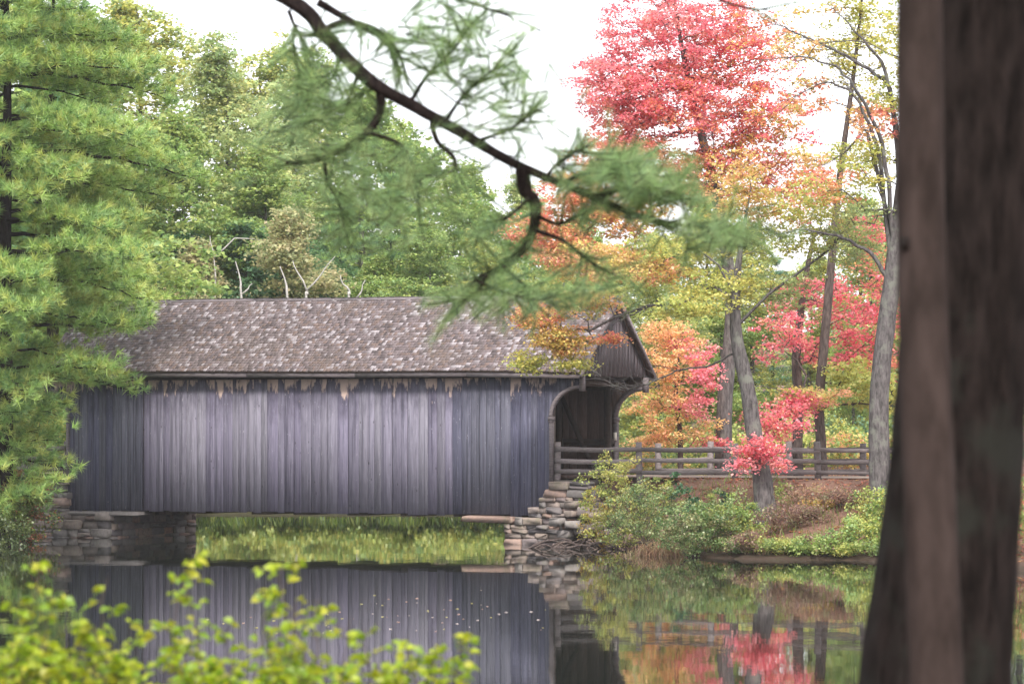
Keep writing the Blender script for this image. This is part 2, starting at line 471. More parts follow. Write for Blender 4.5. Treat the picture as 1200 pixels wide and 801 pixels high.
def board(parent, x0, x1, zb, zt, y0, y1, mt, name="board"):
    """upright plank; zb/zt are functions of x; own origin at its foot, slightly dished edges"""
    n = 5 if (abs(zb(x0) - zb(x1)) > 0.01) else 2
    X = np.linspace(x0, x1, n); c = 0.5 * (x0 + x1); b0 = min(zb(x) for x in X)
    V = []
    for y, inset in ((y0, 0.006), (y0 + 0.006, 0.0), (y1, 0.0)):
        for x in X:
            xe = c + (x - c) * (1 - inset / max(0.05, 0.5 * (x1 - x0)))
            V.append((xe - c, y, zb(x) - b0)); V.append((xe - c, y, zt(x) - b0))
    m = MB(); fs = []
    k = 2 * n
    for i in range(n - 1):
        fs.append((2 * i, 2 * i + 2, 2 * i + 3, 2 * i + 1))
        a = 2 * k; fs.append((a + 2 * i, a + 2 * i + 1, a + 2 * i + 3, a + 2 * i + 2))
        for l in (0, k):
            fs.append((l + 2 * i, l + k + 2 * i, l + k + 2 * i + 2, l + 2 * i + 2))
            fs.append((l + 2 * i + 1, l + 2 * i + 3, l + k + 2 * i + 3, l + k + 2 * i + 1))
    for l in (0, k):
        fs.append((l, l + 1, l + k + 1, l + k)); e = 2 * (n - 1)
        fs.append((l + e, l + k + e, l + k + e + 1, l + e + 1))
    m.add(V, fs)
    return obj(name, m.mesh(name), mt, parent, (c, 0, b0))

def frame_mesh(y, inner):
    m = MB()
    s = 1 if inner > 0 else -1
    for z in (1.25, 3.3, 5.15):
        m.box(xl_open + 0.05, xr_open - 0.05, *sorted((y, y + s * 0.16)), z - 0.1, z + 0.1)
    for x in np.linspace(xl_open + 0.2, xr_open - 0.2, 11):
        m.box(x - 0.11, x + 0.11, *sorted((y + s * 0.165, y + s * 0.36)), 0.98, 5.38)
    xx = np.linspace(xl_open + 0.2, xr_open - 0.2, 11)
    for i in range(10):
        a, b = (xx[i], xx[i + 1]) if i >= 5 else (xx[i + 1], xx[i])
        pts = [(a, y + s * 0.27, 5.0), (b, y + s * 0.27, 1.3)]
        m.tube(pts, 0.11, 4)
    return m.mesh("wall_frame")
near = obj("side_wall", frame_mesh(YW + 0.05, 1), WOOD_BEAM, BR)
far = obj("side_wall", frame_mesh(YF - 0.05, -1), WOOD_BEAM, BR)

x_m0, x_m1 = lx(168, YW), lx(531, YW)
def run(x0, x1, wmin, wmax):
    out = [x0]
    while out[-1] < x1 - wmin * 1.2: out.append(out[-1] + rng.uniform(wmin, wmax))
    out = np.array(out); out = x0 + (out - x0) * (x1 - x0) / (out[-1] - x0)
    return out
def zb_near(x):
    if x > xr_open: return arc_z(x, xr_open, xr_end, ARC_Z0, ARC_Z1)
    if x < xl_open: return arc_z(x, xl_open, xl_end, ARC_Z0, ARC_Z1)
    return WB
def wall_boards(parent, segs, side):
    for x0, x1, proud, mt, wmin, wmax in segs:
        e = run(x0, x1, wmin, wmax)
        for a, b in zip(e[:-1], e[1:]):
            j = rng.uniform(-0.012, 0.012); g = rng.uniform(0.002, 0.007)
            fb = rng.uniform(-0.035, 0.03)
            zb = (lambda x, fb=fb: zb_near(x) + (fb if xl_open < x < xr_open else 0))
            zt = lambda x: WT
            if side > 0: board(parent, a + g, b - g, zb, zt, YW - proud - j, YW - proud - j + 0.03 + proud * 0.6, mt)
            else: board(parent, a + g, b - g, zb, zt, YF - 0.03, YF, mt)
wall_boards(near, [(xl_end, xl_open, 0.05, WOOD_END, 0.2, 0.3), (xl_open, x_m0, 0.05, WOOD_END, 0.2, 0.34), (x_m0 + 0.005, x_m1 - 0.005, 0.0, WOOD_MID, 0.21, 0.42),
                   (x_m1, xr_open, 0.06, WOOD_END, 0.2, 0.36), (xr_open, xr_end, 0.06, WOOD_END, 0.2, 0.3)], 1)
wall_boards(far, [(xl_end, xl_open, 0, WOOD_IN, 0.25, 0.36), (xl_open, xr_open, 0, WOOD_IN, 0.28, 0.42), (xr_open, xr_end, 0, WOOD_IN, 0.25, 0.34)], -1)

# arched trim, capital, jamb and drop post at each corner
def arch_trim(y0, y1, xo, xe, s):
    m = MB()
    A = arc_pts(xo, xe, ARC_Z0, ARC_Z1, 16); B = arc_pts(xo - s * 0.11, xe, ARC_Z0, ARC_Z1 + 0.11, 16)
    V = [(x, y, z) for y in (y0, y1) for P_ in (A, B) for x, z in P_]
    n = 16; fs = []
    for i in range(n - 1):
        a, b, c, d = i, n + i, 2 * n + i, 3 * n + i
        fs += [(a, a + 1, b + 1, b), (c, d, d + 1, c + 1), (a, c, c + 1, a + 1), (b, b + 1, d + 1, d)]
    fs += [(0, n, 3 * n, 2 * n), (n - 1, 3 * n - 1, 4 * n - 1, 2 * n - 1)]
    m.add(V, fs)
    obj("arch_trim", m.mesh("arch_trim"), WOOD_TRIM, BR)
    m = MB(); m.box(*sorted((xo - s * 0.13, xo + s * 0.04)), y0 - 0.02, y1 + 0.03, ARC_Z0 - 0.10, ARC_Z0 + 0.03)
    m.box(*sorted((xo - s * 0.115, xo + s * 0.025)), y0 - 0.012, y1 + 0.018, ARC_Z0 - 0.16, ARC_Z0 - 0.103)
    obj("capital", m.mesh("capital"), WOOD_TRIM, BR)
    m = MB(); m.box(*sorted((xo - s * 0.10, xo + s * 0.02)), y0, y1, ROADZ - 0.2, ARC_Z0 - 0.162)
    obj("jamb", m.mesh("jamb"), WOOD_TRIM, BR)
    m = MB(); m.box(*sorted((xe - s * 0.02, xe + s * 0.12)), y0 - 0.02, y1 + 0.02, ARC_Z1 - 0.08, WT + 0.05)
    obj("drop_post", m.mesh("drop_post"), WOOD_TRIM, BR)
for xo, xe, s in ((xr_open, xr_end, 1), (xl_open, xl_end, -1)):
    arch_trim(YW - 0.10, YW + 0.05, xo, xe, s)
    arch_trim(YF - 0.10, YF + 0.10, xo, xe, s)
m = MB(); m.box(xr_open - 0.08, xr_open + 0.03, YF - 0.125, YF - 0.105, 3.35, 3.62)
obj("notice", m.mesh("notice"), PAPER, BR)["label"] = "small white paper notice on the jamb"

# deck, chords, floor beams, tie beams
m = MB()
e = np.arange(xl_open - 0.6, xr_open + 1.0, 0.24)
for a in e: m.box(a, a + 0.232, 0.75, 5.25, ROADZ - 0.08, ROADZ + rng.uniform(-0.004, 0.004))
obj("deck", m.mesh("deck"), WOOD_IN, BR)
for y in (0.62, 5.1):
    m = MB(); m.box(xl_open - 0.3, xr_open + 0.2, y, y + 0.28, 1.02, 1.42); obj("bottom_chord", m.mesh("bottom_chord"), WOOD_BEAM, BR)
for i, px in enumerate((150, 228, 303, 352, 415, 478, 540, 600)):
    x = lx(px, YW)
    m = MB(); m.box(x - 0.3, x + 0.3, 0.47, 5.5, 0.86, 1.015); m.box(x - 0.18, x + 0.18, 0.6, 5.4, 1.43, ROADZ - 0.085); obj("floor_beam", m.mesh("floor_beam"), WOOD_BEAM, BR)
for x in np.linspace(XL + 0.9, -0.9, 9):
    m = MB(); m.box(x - 0.1, x + 0.1, 0.5, 5.5, 5.14, 5.36); obj("tie_beam", m.mesh("tie_beam"), WOOD_BEAM, BR)

# roof: sheathing, shingles, ridge boards, fascia, bargeboards
SL = math.hypot(HALF, RZ - EZ); SA = math.atan2(RZ - EZ, HALF)
def sag(x):                                   # the old ridge and eaves are not quite straight
    t = (x - XL) / (0 - XL)
    return 0.10 * math.sin(math.pi * t) + 0.10 * (1 - t) + 0.03 * math.sin(9 * t)
m = MB()
ns = 24; X = np.linspace(XL, 0, ns)
for s in (1, -1):
    V = []
    for x in X:
        for (a, off) in ((0, 0), (SL, 0), (SL, -0.07), (0, -0.07)):
            y = a * math.cos(SA); z = EZ + a * math.sin(SA) + off + sag(x) - 0.02
            V.append((x, y if s > 0 else 2 * HALF - y, z))
    fs = []
    for i in range(ns - 1):
        for j in range(4):
            q = (4 * i + j, 4 * i + (j + 1) % 4, 4 * i + 4 + (j + 1) % 4, 4 * i + 4 + j)
            fs.append(q if s < 0 else q[::-1])
    fs.append((0, 1, 2, 3) if s > 0 else (3, 2, 1, 0)); k = 4 * (ns - 1)
    fs.append((k + 3, k + 2, k + 1, k) if s > 0 else (k, k + 1, k + 2, k + 3))
    m.add(V, fs)
roof = obj("roof", m.mesh("roof"), WOOD_IN, BR)
NC = 29; EXPO = (SL + 0.04) / NC
for s in (1, -1):
    V = []; C = []; k = 0
    for c in range(NC):
        a0 = -0.06 + c * EXPO
        x = XL - 0.05 - rng.uniform(0, 0.1)
        while x < 0.04:
            wd = rng.choice([0.08, 0.10, 0.13, 0.16]) * rng.uniform(0.9, 1.1)
            x1 = min(x + wd, 0.06); x0 = max(x, XL - 0.06); x += wd
            if x1 - x0 < 0.03: continue
            lift = 0.018 + abs(rng.normal(0, 0.009)) + (0.02 if rng.random() < 0.05 else 0)
            aa = a0 + rng.uniform(-0.012, 0.012); tw = rng.normal(0, 0.004)
            for (xx, a, off) in ((x0 + .003, aa, lift + tw), (x1 - .003, aa, lift - tw), (x1 - .003, aa + EXPO * 1.55, 0.006), (x0 + .003, aa + EXPO * 1.55, 0.006),
                                 (x0 + .003, aa, 0.0), (x1 - .003, aa, 0.0)):
                yy = a * math.cos(SA) - off * math.sin(SA); z = EZ + a * math.sin(SA) + off * math.cos(SA) + sag(min(max(xx, XL), 0))
                V.append((xx, yy if s > 0 else 2 * HALF - yy, z))
            t = rng.random()
            base = np.array((0.150, 0.120, 0.125)) * rng.uniform(0.5, 1.3)
            if t < 0.15: base = np.array((0.36, 0.325, 0.345)) * rng.uniform(0.7, 1.2)
            elif t < 0.36: base = np.array((0.165, 0.115, 0.10)) * rng.uniform(0.7, 1.1)
            elif t < 0.43: base = np.array((0.06, 0.048, 0.05))
            C.append(np.tile(base, (6, 1))); k += 1
    o = np.arange(k)[:, None] * 6
    Q = np.concatenate([o + np.array([[0, 1, 2, 3]]), o + np.array([[4, 5, 1, 0]])]) if s > 0 else np.concatenate([o + np.array([[3, 2, 1, 0]]), o + np.array([[0, 1, 5, 4]])])
    m = MB(); m.addq(V, Q, np.concatenate(C))
    # side faces of each shingle
    m.F.append(np.concatenate([o + np.array([[0, 3, 4]]), o + np.array([[1, 5, 2]])]).ravel()); m.L.extend([3] * (2 * k))
    tag(obj("shingles", m.mesh("shingles", color=True), SHINGLE, roof), kind="stuff")
for s in (1, -1):                                # ridge boards
    e = np.linspace(XL - 0.08, 0.08, 7)
    for a, b in zip(e[:-1], e[1:]):
        m = MB(); V = []
        for x in (a + 0.004, b - 0.004):
            zz = RZ + sag(min(max(x, XL), 0)) + 0.045
            for dy, dz in ((0, 0), (-0.14 * math.cos(SA), -0.14 * math.sin(SA)), (-0.14 * math.cos(SA), -0.14 * math.sin(SA) - 0.022), (0, -0.026)):
                V.append((x, HALF + s * dy, zz + dz))
        fs = [(0, 1, 5, 4), (1, 2, 6, 5), (2, 3, 7, 6), (3, 0, 4, 7), (0, 3, 2, 1), (4, 5, 6, 7)]
        m.add(V, fs); obj("ridge_board", m.mesh("ridge_board"), WOOD_TRIM, roof)
for y0, y1 in ((0.015, 0.05), (2 * HALF - 0.05, 2 * HALF - 0.015)):
    e = np.linspace(XL, 0, 6)
    for a, b in zip(e[:-1], e[1:]):
        m = MB(); V = []
        for x in (a + 0.003, b - 0.003):
            zz = EZ + sag(x)
            for y in (y0, y1):
                V += [(x, y, zz - 0.23), (x, y, zz - 0.075)]
        m.add(V, [(0, 4, 5, 1), (2, 3, 7, 6), (1, 5, 7, 3), (0, 2, 6, 4), (0, 1, 3, 2), (4, 6, 7, 5)])
        obj("fascia", m.mesh("fascia"), WOOD_TRIM, roof)
for x0, x1 in ((-0.02, 0.075), (XL - 0.075, XL + 0.02)):
    for s in (1, -1):
        m = MB(); V = []
        for x in (x0, x1):
            for a, off in ((-0.10, -0.005), (SL + 0.02, -0.005), (SL + 0.02, -0.19), (-0.10, -0.19)):
                y = a * math.cos(SA); z = EZ + a * math.sin(SA) + off + sag(0 if x > -1 else XL)
                V.append((x, y if s > 0 else 2 * HALF - y, z))
        m.add(V, [(0, 1, 2, 3), (7, 6, 5, 4), (0, 4, 5, 1), (1, 5, 6, 2), (2, 6, 7, 3), (3, 7, 4, 0)])
        obj("bargeboard", m.mesh("bargeboard"), WOOD_TRIM, roof)
# gables: vertical boards on a tie frame
for xg, s in ((-0.16, 1), (XL + 0.16, -1)):
    m = MB(); zg = lz(438, -0.16, 0.5) if s > 0 else 5.40
    zg = 5.46
    m.box(*sorted((xg - s * 0.04, xg - s * 0.2)), 0.42, 5.58, zg - 0.02, zg + 0.16)
    m.box(*sorted((xg - s * 0.04, xg - s * 0.16)), 2.9, 3.1, zg + 0.165, RZ - 0.2)
    g = obj("gable", m.mesh("gable"), WOOD_BEAM, BR)
    e = run(0.22, 5.78, 0.17, 0.3)
    for a, b in zip(e[:-1], e[1:]):
        c = 0.5 * (a + b); gg = 0.004; jx = rng.uniform(-0.008, 0.008); cut = rng.uniform(-0.012, 0.012)
        zt = lambda y: EZ + (min(y, 6 - y)) * math.tan(SA) - 0.10 + sag(0 if s > 0 else XL)
        ysn = sorted({a + gg, b - gg} | ({3.0} if a < 3 < b else set()))
        m = MB(); V = []
        for x in (xg + jx, xg + jx - s * 0.028):
            for y in ysn: V += [(x, y - c, 0), (x, y - c, max(0.02, zt(y) - zg - cut))]
        k = 2 * len(ysn); fs = []
        for i in range(len(ysn) - 1):
            fs += [(2 * i, 2 * i + 2, 2 * i + 3, 2 * i + 1), (k + 2 * i, k + 2 * i + 1, k + 2 * i + 3, k + 2 * i + 2), (2 * i, k + 2 * i, k + 2 * i + 2, 2 * i + 2), (2 * i + 1, 2 * i + 3, k + 2 * i + 3, k + 2 * i + 1)]
        fs += [(0, 1, k + 1, k), (k - 2, 2 * k - 2, 2 * k - 1, k - 1)]
        if s < 0: fs = [f[::-1] for f in fs]
        m.add(V, fs)
        obj("board", m.mesh("board"), WOOD_GABLE, g, (0, c, zg + cut))

# ------------------------------------------------------------------ stone abutments
_ph = np.linspace(0, 2 * np.pi, 8, endpoint=False)
def stone_mesh(seed):
    """rough block in a unit cube: bevelled, chipped outline"""
    r = np.random.default_rng(seed)
    V = []
    for y, k in ((-0.5, 0.92), (-0.40, 1.0), (0.5, 1.0)):
        for i, (x, z) in enumerate([(-.5, -.40), (-.44, -.5), (.44, -.5), (.5, -.40), (.5, .40), (.44, .5), (-.44, .5), (-.5, .40)]):
            V.append((x * k + r.uniform(-.05, .03), y + r.uniform(-.09, .09), z * k + r.uniform(-.11, .07)))
    fs = [tuple(range(8))] + [(l + i, l + 8 + i, l + 8 + (i + 1) % 8, l + (i + 1) % 8) for l in (0, 8) for i in range(8)]
    m = MB(); m.add(V, fs); return m.mesh("stone")
STONES = [stone_mesh(i) for i in range(9)]
for s_ in STONES: s_.materials.append(STONE)
def stone(parent, x, y, z, sx, sy, sz, rz=0.0):
    o = obj("stone", STONES[rng.integers(len(STONES))], None, parent, (x, y, z))
    o.scale = (sx, sy, sz); o.rotation_euler = (rng.uniform(-.03, .03), rng.uniform(-.04, .04), rz + rng.uniform(-.05, .05))
    return o
def courses(parent, rows, xlim, y, axis='x', depth=0.45):
    """dry-laid courses; xlim(z)->(a,b)"""
    for z0, z1 in zip(rows[:-1], rows[1:]):
        a, b = xlim(0.5 * (z0 + z1)); x = a; h = z1 - z0
        while x < b - 0.12:
            wd = min(rng.uniform(0.22, 0.72) * (1.15 if h > 0.2 else 0.85), b - x + rng.uniform(0, 0.15))
            split = h > 0.2 and rng.random() < 0.3
            for zz, hh in (((z0 + h * .27, h * .5), (z0 + h * .77, h * .46)) if split else ((0.5 * (z0 + z1), h),)):
                j = rng.uniform(-0.06, 0.05)
                if axis == 'x': stone(parent, x + wd / 2, y + j + depth / 2, zz, wd * 1.0, depth, hh * 1.02)
                else: stone(parent, y - j - depth / 2, x + wd / 2, zz, wd * 1.0, depth, hh * 1.02, math.pi / 2)
            x += wd + 0.008
AR = thing("stone_abutment", "dry stone abutment beside the open arched portal, under shrubs", "abutment", (R0[0], R0[1], 0), TH)
xa = lx(592, 0.15)
def xlim_r(z):
    l = 592 if z < 0.70 else 604 if z < 0.92 else 620 if z < 1.15 else 633 if z < 1.5 else 638 if z < 1.85 else 644
    return lx(l, 0.15), lx(725 - 18 * max(0, z), 0.15)
rows = [-0.25]
while rows[-1] < 2.0: rows.append(rows[-1] + rng.uniform(0.11, 0.26))
courses(AR, rows, xlim_r, 0.06)
m = MB(); m.box(xa + 0.28, lx(700, 0.3), 0.42, 5.7, -1.4, 0.72); m.box(lx(640, .3) + 0.1, lx(690, 0.3), 0.40, 5.7, 0.722, 2.08)
obj("core", m.mesh("core"), CORE, AR)
courses(AR, [-0.2, 0.05, 0.3, 0.52, 0.75], lambda z: (0.45, 5.7), xa + 0.3, 'y', 0.3)
o = stone(AR, 0.5 * (lx(543, 0.2) + lx(606, 0.2)), 0.5, 0.80, lx(606, 0.2) - lx(543, 0.2), 0.9, 0.2); o["label"] = "long pale capstone jutting out under the wall"
for i in range(26):                                   # loose rubble running down to the water
    px = rng.uniform(655, 735); z = rng.uniform(-0.05, 1.5) * (1 - (px - 655) / 130)
    q = lx(px, -0.3); s_ = rng.uniform(0.25, 0.55)
    stone(AR, q, rng.uniform(-0.35, 0.1) - 0.25 * (1.5 - z), z, s_, s_ * 0.8, s_ * 0.5, rng.uniform(-.5, .5))
AL = thing("stone_abutment", "dry stone abutment below the bridge end by the pine, pale blocks at the waterline", "abutment", (R0[0], R0[1], 0), TH)
xb = lx(132, 0.15)
def xlim_l(z): return (lx(40 + 14 * max(0, z - 0.9), 0.15), xb if z < 0.9 else lx(80, 0.15) - 0.02)
courses(AL, [-0.25, 0.02, 0.30, 0.60, 0.90, 1.10, 1.35, 1.55, 1.8, 2.02], xlim_l, 0.06)
courses(AL, [-0.2, 0.05, 0.28, 0.5, 0.72, 0.9], lambda z: (0.3, 5.7), xb, 'y', 0.35)
m = MB(); m.box(lx(30, .3), xb - 0.3, 0.42, 5.7, -1.4, 0.86); m.box(lx(30, .3), lx(80, .5) - 0.15, 0.42, 5.7, 0.862, 2.1)
obj("core", m.mesh("core"), CORE, AL)
o = stone(AL, 0.5 * (lx(80, 0.1) + lx(165, 0.1)), 0.45, 0.84, lx(165, 0.1) - lx(80, 0.1), 0.8, 0.15); o["label"] = "long tan capstone under the wall foot"

# ------------------------------------------------------------------ rail fences
def fence(label, y, posts, gap0=None, zt=3.16):
    r0 = L2W(lx(posts[0], y), y, ROADZ)
    f = thing("rail_fence", label, "fence", (r0.x, r0.y, 0), TH, "split rail fences along the road")
    x00 = lx(posts[0], y); xsn = [lx(p, y) - x00 for p in posts]
    for i, x in enumerate(xsn):
        q = L2W(x + x00, y, 0); g = min(hz(q.x, q.y), ROADZ)
        m = MB(); h = zt + 0.12 + rng.uniform(-0.04, 0.05)
        m.box(-0.085, 0.085, -0.07, 0.07, g - 0.3, h, jit=0.012)
        o = obj("post", m.mesh("post"), WOOD_RAIL, f, (x, 0, 0)); o.rotation_euler = (rng.uniform(-.02, .02), rng.uniform(-.025, .025), rng.uniform(-.1, .1))
    for i in range(len(xsn) - 1):
        for z in (zt - 0.10, zt - 0.45, zt - 0.80):
            a, b = xsn[i], xsn[i + 1]; n = 5
            t = np.linspace(0, 1, n); xx = a + (b - a) * t
            m = MB(); hgt = rng.uniform(0.055, 0.075)
            za, zb_ = z + rng.uniform(-.03, .03), z + rng.uniform(-.03, .03)
            V = []
            for k in range(n):
                wz = za + (zb_ - za) * t[k] + rng.uniform(-.008, .008) - 0.02 * math.sin(math.pi * t[k])
                for dy, dz in ((-0.105, -hgt), (-0.045, -hgt), (-0.045, hgt), (-0.075, hgt * 1.15), (-0.105, hgt * 0.9)):
                    V.append((xx[k] + (0.06 if k == 0 else -0.06 if k == n - 1 else 0) * -1, dy + rng.uniform(-.008, .008), wz + dz + rng.uniform(-.008, .008)))
            Qs = [(5 * k + j, 5 * k + 5 + j, 5 * k + 5 + (j + 1) % 5, 5 * k + (j + 1) % 5) for k in range(n - 1) for j in range(5)]
            m.addq(V, Qs); m.F.append(np.arange(5)); m.L.append(5); m.F.append(np.arange(5)[::-1] + 5 * (n - 1)); m.L.append(5)
            obj("rail", m.mesh("rail"), WOOD_RAIL, f)
    return f
fence("grey split rail fence along the pond side of the road from the bridge portal", 0.55, [652, 751, 859, 960, 1020, 1110])
fence("grey split rail fence on the far side of the road, in front of picnic tables", 5.45, [772, 832, 928, 1010, 1100])
fence("grey split rail fence at the bridge end beside the pine", 0.45, [-20, 28, 76])

# ------------------------------------------------------------------ plants: shared machinery
def frusta(m, A, B, ra, rb, sides=4, col=None):
    A = np.asarray(A); B = np.asarray(B); n = len(A)
    t = B - A; t /= np.linalg.norm(t, axis=1)[:, None] + 1e-9
    ref = np.where(np.abs(t[:, 2:3]) > 0.9, np.array([[1., 0, 0]]), np.array([[0, 0, 1.]]))
    a = np.cross(t, ref); a /= np.linalg.norm(a, axis=1)[:, None] + 1e-9; b = np.cross(t, a)
    th = np.linspace(0, 2 * np.pi, sides, endpoint=False)
    ring = np.cos(th)[None, :, None] * a[:, None] + np.sin(th)[None, :, None] * b[:, None]
    V = np.concatenate([A[:, None] + ra[:, None, None] * ring, B[:, None] + rb[:, None, None] * ring], 1)
    o = np.arange(n)[:, None, None] * 2 * sides; j = np.arange(sides); k = (j + 1) % sides
    Q = o + np.stack([j, k, k + sides, j + sides], -1)[None]
    m.addq(V.reshape(-1, 3), Q.reshape(-1, 4), col)

def grow(nodes0, rad0, targets, alpha=0.3, seg=0.6, jitter=0.06, tip=0.007, expo=0.46, up=0.12, limbs=(), rmax=None, down=0.45):
    """branch skeleton: trunk polyline + explicit limbs, every target joined to its cheapest node"""
    cap = len(nodes0) + sum(len(l) for l in limbs) + int(sum(30 for _ in targets)) + 10
    Np = np.zeros((cap, 3)); par = np.full(cap, -1); plen = np.zeros(cap); fixed = np.zeros(cap)
    n = 0; prev = -1
    for p, r in zip(nodes0, rad0):
        Np[n] = p; par[n] = prev; fixed[n] = r; plen[n] = 0 if prev < 0 else plen[prev] + 0.15 * np.linalg.norm(Np[n] - Np[prev]); prev = n; n += 1
    nt_ = n
    for l in limbs:
        d = np.linalg.norm(Np[:n] - np.array(l[0][:3]), axis=1); prev = int(np.argmin(d))
        for p in l[1:]:
            Np[n] = p[:3]; par[n] = prev; plen[n] = plen[prev] + 0.4 * np.linalg.norm(Np[n] - Np[prev]); prev = n; n += 1
    T = np.asarray(targets, float)
    if len(T):
        dd = np.min(np.linalg.norm(T[:, None] - Np[None, :n], axis=2), axis=1)
        T = T[np.argsort(dd)]
    tips = []
    for t in T:
        v = t - Np[:n]; d = np.linalg.norm(v, axis=1)
        cost = d + alpha * plen[:n] + down * np.maximum(0, -v[:, 2])
        j = int(np.argmin(cost)); L = d[j]; k = max(1, min(14, int(math.ceil(L / seg))))
        a = Np[j].copy(); prev = j
        for i in range(1, k + 1):
            s = i / k
            p = a + (t - a) * s; p[2] += up * L * math.sin(math.pi * s) * (1 - 0.3 * s)
            if i < k: p += rng.normal(0, jitter, 3) * min(1, L)
            Np[n] = p; par[n] = prev; plen[n] = plen[prev] + np.linalg.norm(p - Np[prev]); prev = n; n += 1
        tips.append(prev)
    cnt = np.zeros(n); cnt[tips] = 1
    has = np.zeros(n, bool); has[par[:n][par[:n] >= 0]] = True
    cnt[~has] = np.maximum(cnt[~has], 1)
    for i in range(n - 1, 0, -1):
        if par[i] >= 0: cnt[par[i]] += cnt[i]
    rad = tip * cnt ** expo
    if rmax: rad = np.minimum(rad, rmax)
    return Np[:n], par[:n], rad, nt_, T

def skeleton_mesh(g, name, sides=4):
    Np, par, rad, nt_, T = g
    i = np.arange(nt_, len(Np)); A = Np[par[i]]; B = Np[i]
    ra = np.minimum(rad[par[i]], rad[i] * 1.35); rb = rad[i]
    m = MB(); frusta(m, A, B, ra, rb, sides); return m.mesh(name, smooth=True)

def pick(pal, n):
    pal = np.asarray(pal, float); return pal[rng.integers(len(pal), size=n)]
def leaf_cloud(m, centers, cols_pal, n_per, rs, flat=0.4, size=0.14, aspect=0.75, tilt=0.55, mixf=0.35, bright=(0.75, 1.2), droop=0.0):
    """leaves scattered in small flattened sprays round each centre"""
    centers = np.asarray(centers); S = len(centers)
    if S == 0: return
    sc = pick(cols_pal, S)
    c = np.repeat(centers, n_per, 0); n = len(c)
    d = rng.normal(0, 1, (n, 3)); d /= np.linalg.norm(d, axis=1)[:, None]; d *= (rng.random(n) ** 0.55)[:, None]
    rr = np.repeat(rng.uniform(0.65, 1.25, S), n_per)[:, None] * rs
    d = d * rr; d[:, 2] *= flat
    if droop: d[:, 2] -= droop * (d[:, 0] ** 2 + d[:, 1] ** 2) / rs
    p = c + d
    nrm = np.stack([rng.normal(0, tilt, n), rng.normal(0, tilt, n), np.ones(n)], -1); nrm /= np.linalg.norm(nrm, axis=1)[:, None]
    ax = rng.normal(0, 1, (n, 3)); ax -= (ax * nrm).sum(1)[:, None] * nrm; ax /= np.linalg.norm(ax, axis=1)[:, None]
    sd = np.cross(nrm, ax)
    L = size * rng.uniform(0.6, 1.3, n)[:, None]; W = L * aspect
    V = np.stack([p - ax * L * .5, p + sd * W * .5 + nrm * L * .12 + ax * L * .08, p + ax * L * .5 - nrm * L * .1, p - sd * W * .5 + nrm * L * .12 + ax * L * .08], 1)
    col = np.repeat(sc, n_per, 0); alt = pick(cols_pal, n); k = (rng.random(n) < mixf)[:, None]
    col = np.where(k, alt, col) * rng.uniform(bright[0], bright[1], n)[:, None]
    m.addq(V.reshape(-1, 3), np.arange(4 * n).reshape(n, 4), np.repeat(col, 4, 0))

def needle_tufts(m, centers, dirs, cols_pal, n_per=22, length=0.3, width=0.02, spread=0.8, bright=(0.7, 1.25)):
    centers = np.asarray(centers); S = len(centers)
    if S == 0: return
    dirs = np.asarray(dirs); dirs = dirs / (np.linalg.norm(dirs, axis=1)[:, None] + 1e-9)
    c = np.repeat(centers, n_per, 0); d = np.repeat(dirs, n_per, 0); n = len(c)
    v = d + rng.normal(0, spread, (n, 3)); v /= np.linalg.norm(v, axis=1)[:, None]
    L = length * rng.uniform(0.7, 1.2, n)[:, None]
    s = np.cross(v, rng.normal(0, 1, (n, 3))); s /= np.linalg.norm(s, axis=1)[:, None] + 1e-9
    b = c - d * (rng.random(n)[:, None] * length * 0.5)
    V = np.stack([b - s * width * .5, b + s * width * .5, b + v * L], 1)
    col = np.repeat(pick(cols_pal, S), n_per, 0) * rng.uniform(bright[0], bright[1], n)[:, None]
    m.addq(V.reshape(-1, 3), np.arange(3 * n).reshape(n, 3), np.repeat(col, 3, 0))

def in_ell(n, c, r, shell=0.55):
    d = rng.normal(0, 1, (n, 3)); d /= np.linalg.norm(d, axis=1)[:, None]
    k = (shell + (1 - shell) * rng.random(n)) if shell > 0 else rng.random(n) ** (1 / 3)
    k = np.where(rng.random(n) < 0.35, rng.random(n) ** 0.5, k)
    return np.asarray(c) + d * k[:, None] * np.asarray(r)

# palettes (leaf albedo)
RED = [(0.80, 0.17, 0.21), (0.85, 0.25, 0.26), (0.72, 0.12, 0.18), (0.85, 0.36, 0.27), (0.80, 0.26, 0.29)]
PINK = [(0.90, 0.36, 0.39), (0.87, 0.26, 0.32), (0.92, 0.46, 0.41)]
REDOR = [(0.80, 0.30, 0.19), (0.82, 0.40, 0.20), (0.74, 0.22, 0.19), (0.72, 0.42, 0.17)]
ORANGE = [(0.92, 0.55, 0.26), (0.93, 0.61, 0.31), (0.91, 0.47, 0.28), (0.90, 0.65, 0.29)]
GOLD = [(0.70, 0.54, 0.16), (0.66, 0.50, 0.16), (0.76, 0.47, 0.20), (0.56, 0.50, 0.15), (0.76, 0.38, 0.22)]
YGREEN = [(0.50, 0.53, 0.14), (0.58, 0.56, 0.15), (0.40, 0.46, 0.13), (0.62, 0.55, 0.16)]
GREEN = [(0.28, 0.39, 0.11), (0.34, 0.44, 0.12), (0.22, 0.34, 0.11), (0.40, 0.46, 0.14)]
PALEG = [(0.38, 0.47, 0.20), (0.44, 0.51, 0.21), (0.33, 0.44, 0.20), (0.52, 0.53, 0.21)]
OLIVE = [(0.40, 0.41, 0.20), (0.48, 0.46, 0.23), (0.31, 0.35, 0.17), (0.50, 0.43, 0.23)]
DKGREEN = [(0.13, 0.26, 0.12), (0.17, 0.31, 0.13), (0.10, 0.20, 0.11), (0.21, 0.34, 0.14)]
PINEG = [(0.30, 0.46, 0.13), (0.38, 0.52, 0.14), (0.22, 0.36, 0.12), (0.46, 0.52, 0.14)]
